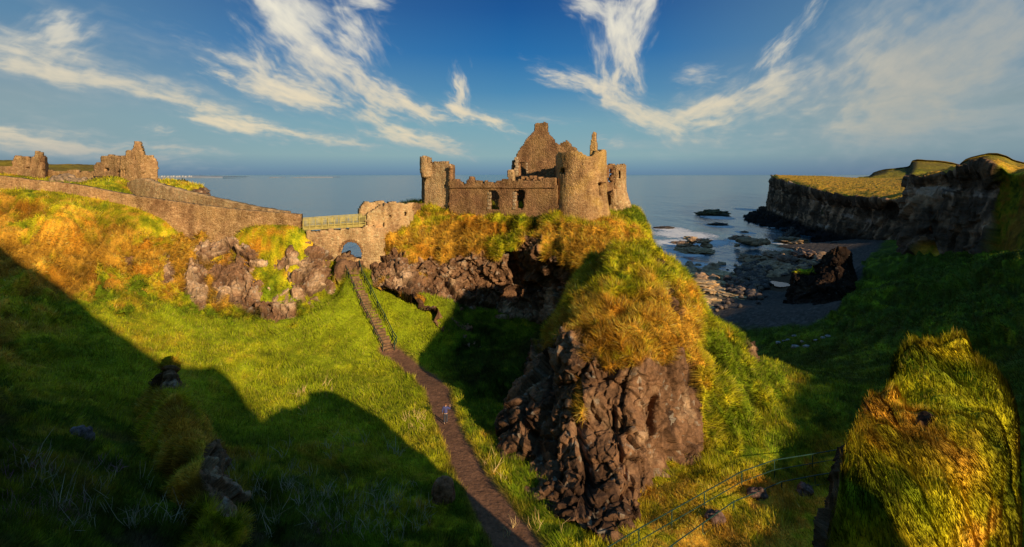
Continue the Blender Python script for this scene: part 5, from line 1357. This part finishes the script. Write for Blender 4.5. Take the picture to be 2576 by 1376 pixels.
# ---- the walker
def skinned(name, chains, mat, parent, loc, sub=2):
    """chains: lists of ((x,y,z), radius); identical coordinates share a vertex"""
    bm = bmesh.new(); vmap = {}; rad = {}
    for ch in chains:
        prev = None
        for co, r in ch:
            key = tuple(round(c, 4) for c in co)
            if key not in vmap: vmap[key] = bm.verts.new(co); rad[key] = r
            v = vmap[key]
            if prev is not None and prev is not v and bm.edges.get((prev, v)) is None: bm.edges.new((prev, v))
            prev = v
    bm.verts.ensure_lookup_table(); keys = list(vmap.keys())
    me = bpy.data.meshes.new(name); bm.to_mesh(me); bm.free(); me.materials.append(mat)
    o = link(name, me); o.parent = parent
    md = o.modifiers.new('skin', 'SKIN'); md.use_smooth_shade = True
    layer = me.skin_vertices[0].data if me.skin_vertices else None
    if layer is None:
        bm = bmesh.new(); bm.from_mesh(me); bm.verts.layers.skin.verify(); bm.to_mesh(me); bm.free(); layer = me.skin_vertices[0].data
    for i, key in enumerate(keys):
        r = rad[key]; layer[i].radius = (r, r) if not isinstance(r, tuple) else r
        layer[i].use_root = (i == 0)
    o.modifiers.new('sub', 'SUBSURF').levels = sub; o.modifiers['sub'].render_levels = sub
    return o
M_SKIN = flat_mat('skin', (.56,.33,.22), .6, .08, 20); M_HAIR = flat_mat('red brown hair', (.20,.065,.022), .8, .35, 60)
M_NAVY = flat_mat('navy jumper', (.075,.082,.22), .9, .2, 25); M_JEANS = flat_mat('dark jeans', (.055,.062,.085), .9, .25, 30); M_SHIRT = flat_mat('white shirt', (.75,.73,.72), .9, .08, 20); M_SHOE = flat_mat('dark shoe', (.03,.025,.025), .7, .3, 20)
pp = ground_hit(1121, 1069)
man = empty('person', tuple(pp), 'person in navy jumper and dark trousers walking away on the dirt path', 'person')
man.rotation_euler = (0, 0, .10)
sh_l, el_l, wr_l = (-.19, .0, 1.43), (-.265, -.02, 1.16), (-.27, .10, .93)
sh_r, el_r, wr_r = (.19, .0, 1.43), (.34, .04, 1.22), (.36, .22, 1.38)
hip_l, kn_l, an_l = (-.09, 0, .90), (-.10, .05, .50), (-.10, -.08, .10)
hip_r, kn_r, an_r = (.09, 0, .90), (.10, .08, .50), (.09, .06, .09)
pel, spine, chest, neck, headb, headt = (0, 0, .96), (0, .0, 1.15), (0, .01, 1.36), (0, .02, 1.50), (0, .03, 1.60), (0, .03, 1.70)
body = skinned('body', [[(pel, .095), (spine, .085), (chest, .10), (neck, .05), ((0, .035, 1.565), .075), (headb, .088), ((0, .03, 1.66), .092), (headt, .06)],
    [(chest, .10), (sh_l, .055), (el_l, .045), (wr_l, .032), ((-.27, .13, .86), .028)], [(chest, .10), (sh_r, .055), (el_r, .045), (wr_r, .032), ((.36, .25, 1.45), .028)],
    [(pel, .095), (hip_l, .07), (kn_l, .06), (an_l, .04), ((-.10, .06, .045), .035)], [(pel, .095), (hip_r, .07), (kn_r, .06), (an_r, .04), ((.09, .2, .04), .035)]], M_SKIN, man, pp)
for side, w0, d_, spread in ((-1, (-.27, .13, .86), (0, .03, -.10), (0, .02, 0)), (1, (.36, .25, 1.45), (0, .045, .085), (.02, 0, 0))):
    for k in range(4):
        o_ = (k - 1.5)
        b0 = (w0[0] + spread[0] * o_, w0[1] + spread[1] * o_, w0[2]); L_ = (.9, 1.05, 1.0, .8)[k]
        b1 = tuple(b0[i] + d_[i] * .55 * L_ for i in range(3)); b2_ = (b1[0] - side * .012, b1[1] + d_[1] * .4 + .012, b1[2] + d_[2] * .4 * L_)
        skinned('finger', [[(b0, .010), (b1, .009), (b2_, .007)]], M_SKIN, body, pp, 1)
    t0 = (w0[0] - side * .01, w0[1] + .03, w0[2] - d_[2] * .1)
    skinned('thumb', [[(t0, .012), ((t0[0] - side * .03, t0[1] + .025, t0[2] + d_[2] * .3), .009)]], M_SKIN, body, pp, 1)
skinned('jumper', [[((0, 0, .93), (.155, .125)), ((0, 0, 1.02), (.165, .13)), (spine, (.165, .13)), ((0, .01, 1.30), (.185, .14)), ((0, .01, 1.42), (.15, .12)), ((0, .02, 1.475), .085)],
    [((0, .01, 1.42), (.15, .12)), (sh_l, .085), (el_l, .066), ((-.27, .085, .955), .050)], [((0, .01, 1.42), (.15, .12)), (sh_r, .085), (el_r, .066), ((.358, .205, 1.355), .050)]], M_NAVY, man, pp)
skinned('shirt_hem', [[((0, 0, .885), (.155, .122)), ((0, 0, .915), (.157, .124))]], M_SHIRT, man, pp)
skinned('collar', [[((0, .02, 1.46), .082), ((0, .022, 1.515), .074)]], M_SHIRT, man, pp)
skinned('trousers', [[((0, 0, .94), (.145, .12)), ((0, 0, .88), (.14, .12)), (hip_l, .10), (kn_l, .075), ((-.10, -.06, .13), .06)], [((0, 0, .88), (.14, .12)), (hip_r, .10), (kn_r, .075), ((.09, .05, .12), .06)]], M_JEANS, man, pp)
skinned('shoe', [[((-.10, -.10, .055), .045), ((-.10, .0, .045), .045), ((-.10, .11, .035), .035)]], M_SHOE, man, pp)
skinned('shoe', [[((.09, .02, .05), .045), ((.09, .12, .04), .045), ((.09, .24, .035), .035)]], M_SHOE, man, pp)
skinned('hair', [[((0, -.005, 1.60), .085), ((0, .0, 1.66), .10), ((0, .02, 1.725), .085)]], M_HAIR, man, pp)
# ================================================================== grass
def grass_mat():
    m, nt, b = new_mat('grass blades')
    col = N(nt, 'ShaderNodeAttribute', attribute_name='Col').outputs['Color']
    nrm = N(nt, 'ShaderNodeAttribute', attribute_name='turf').outputs['Vector']
    geo = N(nt, 'ShaderNodeNewGeometry').outputs['Normal']
    a = N(nt, 'ShaderNodeVectorMath', {0: nrm, 'Scale': 1.0}, operation='SCALE').outputs[0]
    s = N(nt, 'ShaderNodeVectorMath', {0: a, 1: geo}, operation='ADD').outputs[0]
    s = N(nt, 'ShaderNodeVectorMath', {0: s}, operation='NORMALIZE').outputs[0]
    nt.links.new(col, b.inputs['Base Color']); nt.links.new(s, b.inputs['Normal'])
    b.inputs['Roughness'].default_value = .9; b.inputs['Specular IOR Level'].default_value = .1
    return m
M_GRASS = grass_mat()

def scatter(g, n, c, mask, gl, count_per_px, rs, up=0.0):
    """blades over one surface grid; density and blade width ease off with distance"""
    q = (g[:-1, :-1] + g[1:, 1:]) / 2; nn = n[:-1, :-1]; cc = c[:-1, :-1]; mm = mask[:-1, :-1]
    d1 = g[1:, :-1] - g[:-1, :-1]; d2 = g[:-1, 1:] - g[:-1, :-1]
    area = np.linalg.norm(np.cross(d1, d2), axis=-1)
    dist = np.linalg.norm(q - [0, 0, CAMZ], axis=-1)
    px = 569.0 / dist                                   # picture elements per metre at that range
    view = ([0, 0, CAMZ] - q) / dist[..., None]
    face = np.clip((view * nn).sum(-1), 0, 1) * .75 + .25
    inside = (np.abs(q[..., 0]) < q[..., 1] * 1.0)
    dens = area * px ** 2 * face * mm * count_per_px * inside
    k = rs.poisson(np.clip(dens, 0, 40))
    idx = np.repeat(np.arange(k.size), k.ravel())
    m = len(idx)
    r1, r2 = rs.random(m)[:, None], rs.random(m)[:, None]
    p = g[:-1, :-1].reshape(-1, 3)[idx] + r1 * d1.reshape(-1, 3)[idx] + r2 * d2.reshape(-1, 3)[idx]
    N_ = nn.reshape(-1, 3)[idx]; c_ = cc.reshape(-1, 3)[idx]; pxm = px.ravel()[idx]
    down = np.array([0, 0, -1.0]) - N_ * (-N_[:, 2:3]); 
    clump = np.stack([fbm(p, 1.4, 2, 41), fbm(p, 1.4, 2, 42), 0 * p[:, 0]], -1)
    dirv = N_ * .85 + np.array([0, 0, .35]) + down * .55 + clump * .9 + np.array([-.25, .05, 0]) + rs.normal(size=(m, 3)) * .28
    dirv = dirv * (1 - .5 * up) + np.array([0, 0, .9]) * up
    dirv /= np.linalg.norm(dirv, axis=1, keepdims=True)
    L = gl * (.34 + .42 * rs.random(m)) * (1 + .7 * fbm(p, 2.0, 2, 43))
    L = np.clip(L, .10, 1.2)[:, None]
    w = np.maximum(.010, .45 / pxm)[:, None]
    wv = np.cross(dirv, rs.normal(size=(m, 3))); wv /= np.maximum(np.linalg.norm(wv, axis=1, keepdims=True), 1e-6)
    base = p - N_ * .04
    a = base - wv * w * .5; b = base + wv * w * .5; t = base + dirv * L
    v = np.stack([a, b, t], 1).reshape(-1, 3)
    br = (np.exp(rs.normal(size=m) * .34) * np.clip(1 + .6 * fbm(p, .55, 2, 45), .3, 1.8))[:, None]
    dry = (rs.random(m) < .16)[:, None]
    bl = np.where(dry, c_ * .45 + np.array([.50, .33, .10]) * .55 * (np.clip(c_.max(1, keepdims=True), .06, .5) / .4), c_) * br
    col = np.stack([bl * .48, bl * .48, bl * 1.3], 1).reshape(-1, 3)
    nv = np.repeat(N_, 3, 0)
    return v, np.clip(col, 0, .9), nv

rsg = np.random.default_rng(11)
SCATTER_ORDER = SCATTER
names = [('ground', 1.5), ('face', 2.0), ('castle', 2.0), ('crag', 2.0), ('knoll', 2.6), ('spur', 1.6), ('stack', .6), ('stub', 1.2)]
for (g_, n_, c_, m_, gl_), (nm_, cp_) in zip(SCATTER_ORDER, names):
    if nm_ == 'ground': gl_ = .62
    v, c, nv = scatter(g_, n_, c_, m_, gl_, cp_, rsg, 1.0 if nm_ == 'knoll' else .25)
    if len(v) == 0: continue
    me = np_mesh('grass', v, np.arange(len(v)).reshape(-1, 3), M_GRASS, smooth=False, cols=c, attrs={'turf': nv})
    tag(link('grass', me), kind='stuff')
    print('grass', nm_, len(v) // 3)

def stalks(name, regions, n, length, colours, seed):
    rs = np.random.default_rng(seed); P_, D_, L_, C_ = [], [], [], []
    tries = 0
    while len(P_) < n and tries < n * 6:
        tries += 1
        u0, v0, ru, rv = regions[rs.integers(len(regions))]
        a = rs.uniform(0, 6.28); k = rs.uniform(0, 1) ** .5
        p = ground_hit(u0 + ru * k * math.cos(a), v0 + rv * k * math.sin(a), 12, 70)
        m = rs.integers(3, 8); c = np.array(colours[rs.integers(len(colours))])
        for q in range(m):
            P_.append(p + rs.normal(size=3) * [.12, .12, 0]); d = np.array([rs.normal() * .45, rs.normal() * .35, 1.0]); D_.append(d / np.linalg.norm(d))
            L_.append(length * rs.uniform(.6, 1.4)); C_.append(c * rs.uniform(.7, 1.3))
    P_, D_, L_, C_ = map(np.array, (P_, D_, L_, C_))
    px = 569.0 / np.linalg.norm(P_ - [0, 0, CAMZ], axis=1); w = np.maximum(.008, .30 / px)[:, None]
    wv = np.cross(D_, rs.normal(size=D_.shape)); wv /= np.linalg.norm(wv, axis=1, keepdims=True)
    bend = rs.normal(size=D_.shape) * .25
    mid = P_ + D_ * L_[:, None] * .55; tip = P_ + (D_ + bend) * L_[:, None]
    v = np.stack([P_ - wv * w / 2, P_ + wv * w / 2, mid + wv * w / 2, mid - wv * w / 2, mid - wv * w / 2, mid + wv * w / 2, tip + wv * w * .2, tip - wv * w * .2], 1).reshape(-1, 3)
    f = np.arange(len(v)).reshape(-1, 4)
    me = np_mesh(name, v, f, M_GRASS, smooth=False, cols=np.repeat(np.clip(C_, 0, .9), 8, 0), attrs={'turf': np.repeat(np.array([[0, -.6, .8]]), len(v), 0)})
    tag(link(name, me), kind='stuff')
stalks('dry_stalks', [(850,1180,160,120),(900,1290,160,70),(650,1250,140,110),(350,1260,200,100),(150,1250,140,110),(1000,1290,90,80)], 900, .85, [(.55,.46,.34),(.48,.38,.26),(.40,.34,.22)], 21)
stalks('dry_stalks', [(1050,1065,36,26),(820,985,20,20),(760,1010,14,40),(1330,1330,120,30),(1240,1190,40,50)], 160, .7, [(.75,.52,.22),(.68,.46,.18)], 22)
stalks('heather', [(60,1190,60,60),(30,1310,40,60),(110,1180,40,40),(150,1290,80,60),(260,1180,50,30),(830,1330,60,30)], 420, .38, [(.42,.16,.24),(.35,.15,.20),(.30,.16,.14)], 23)
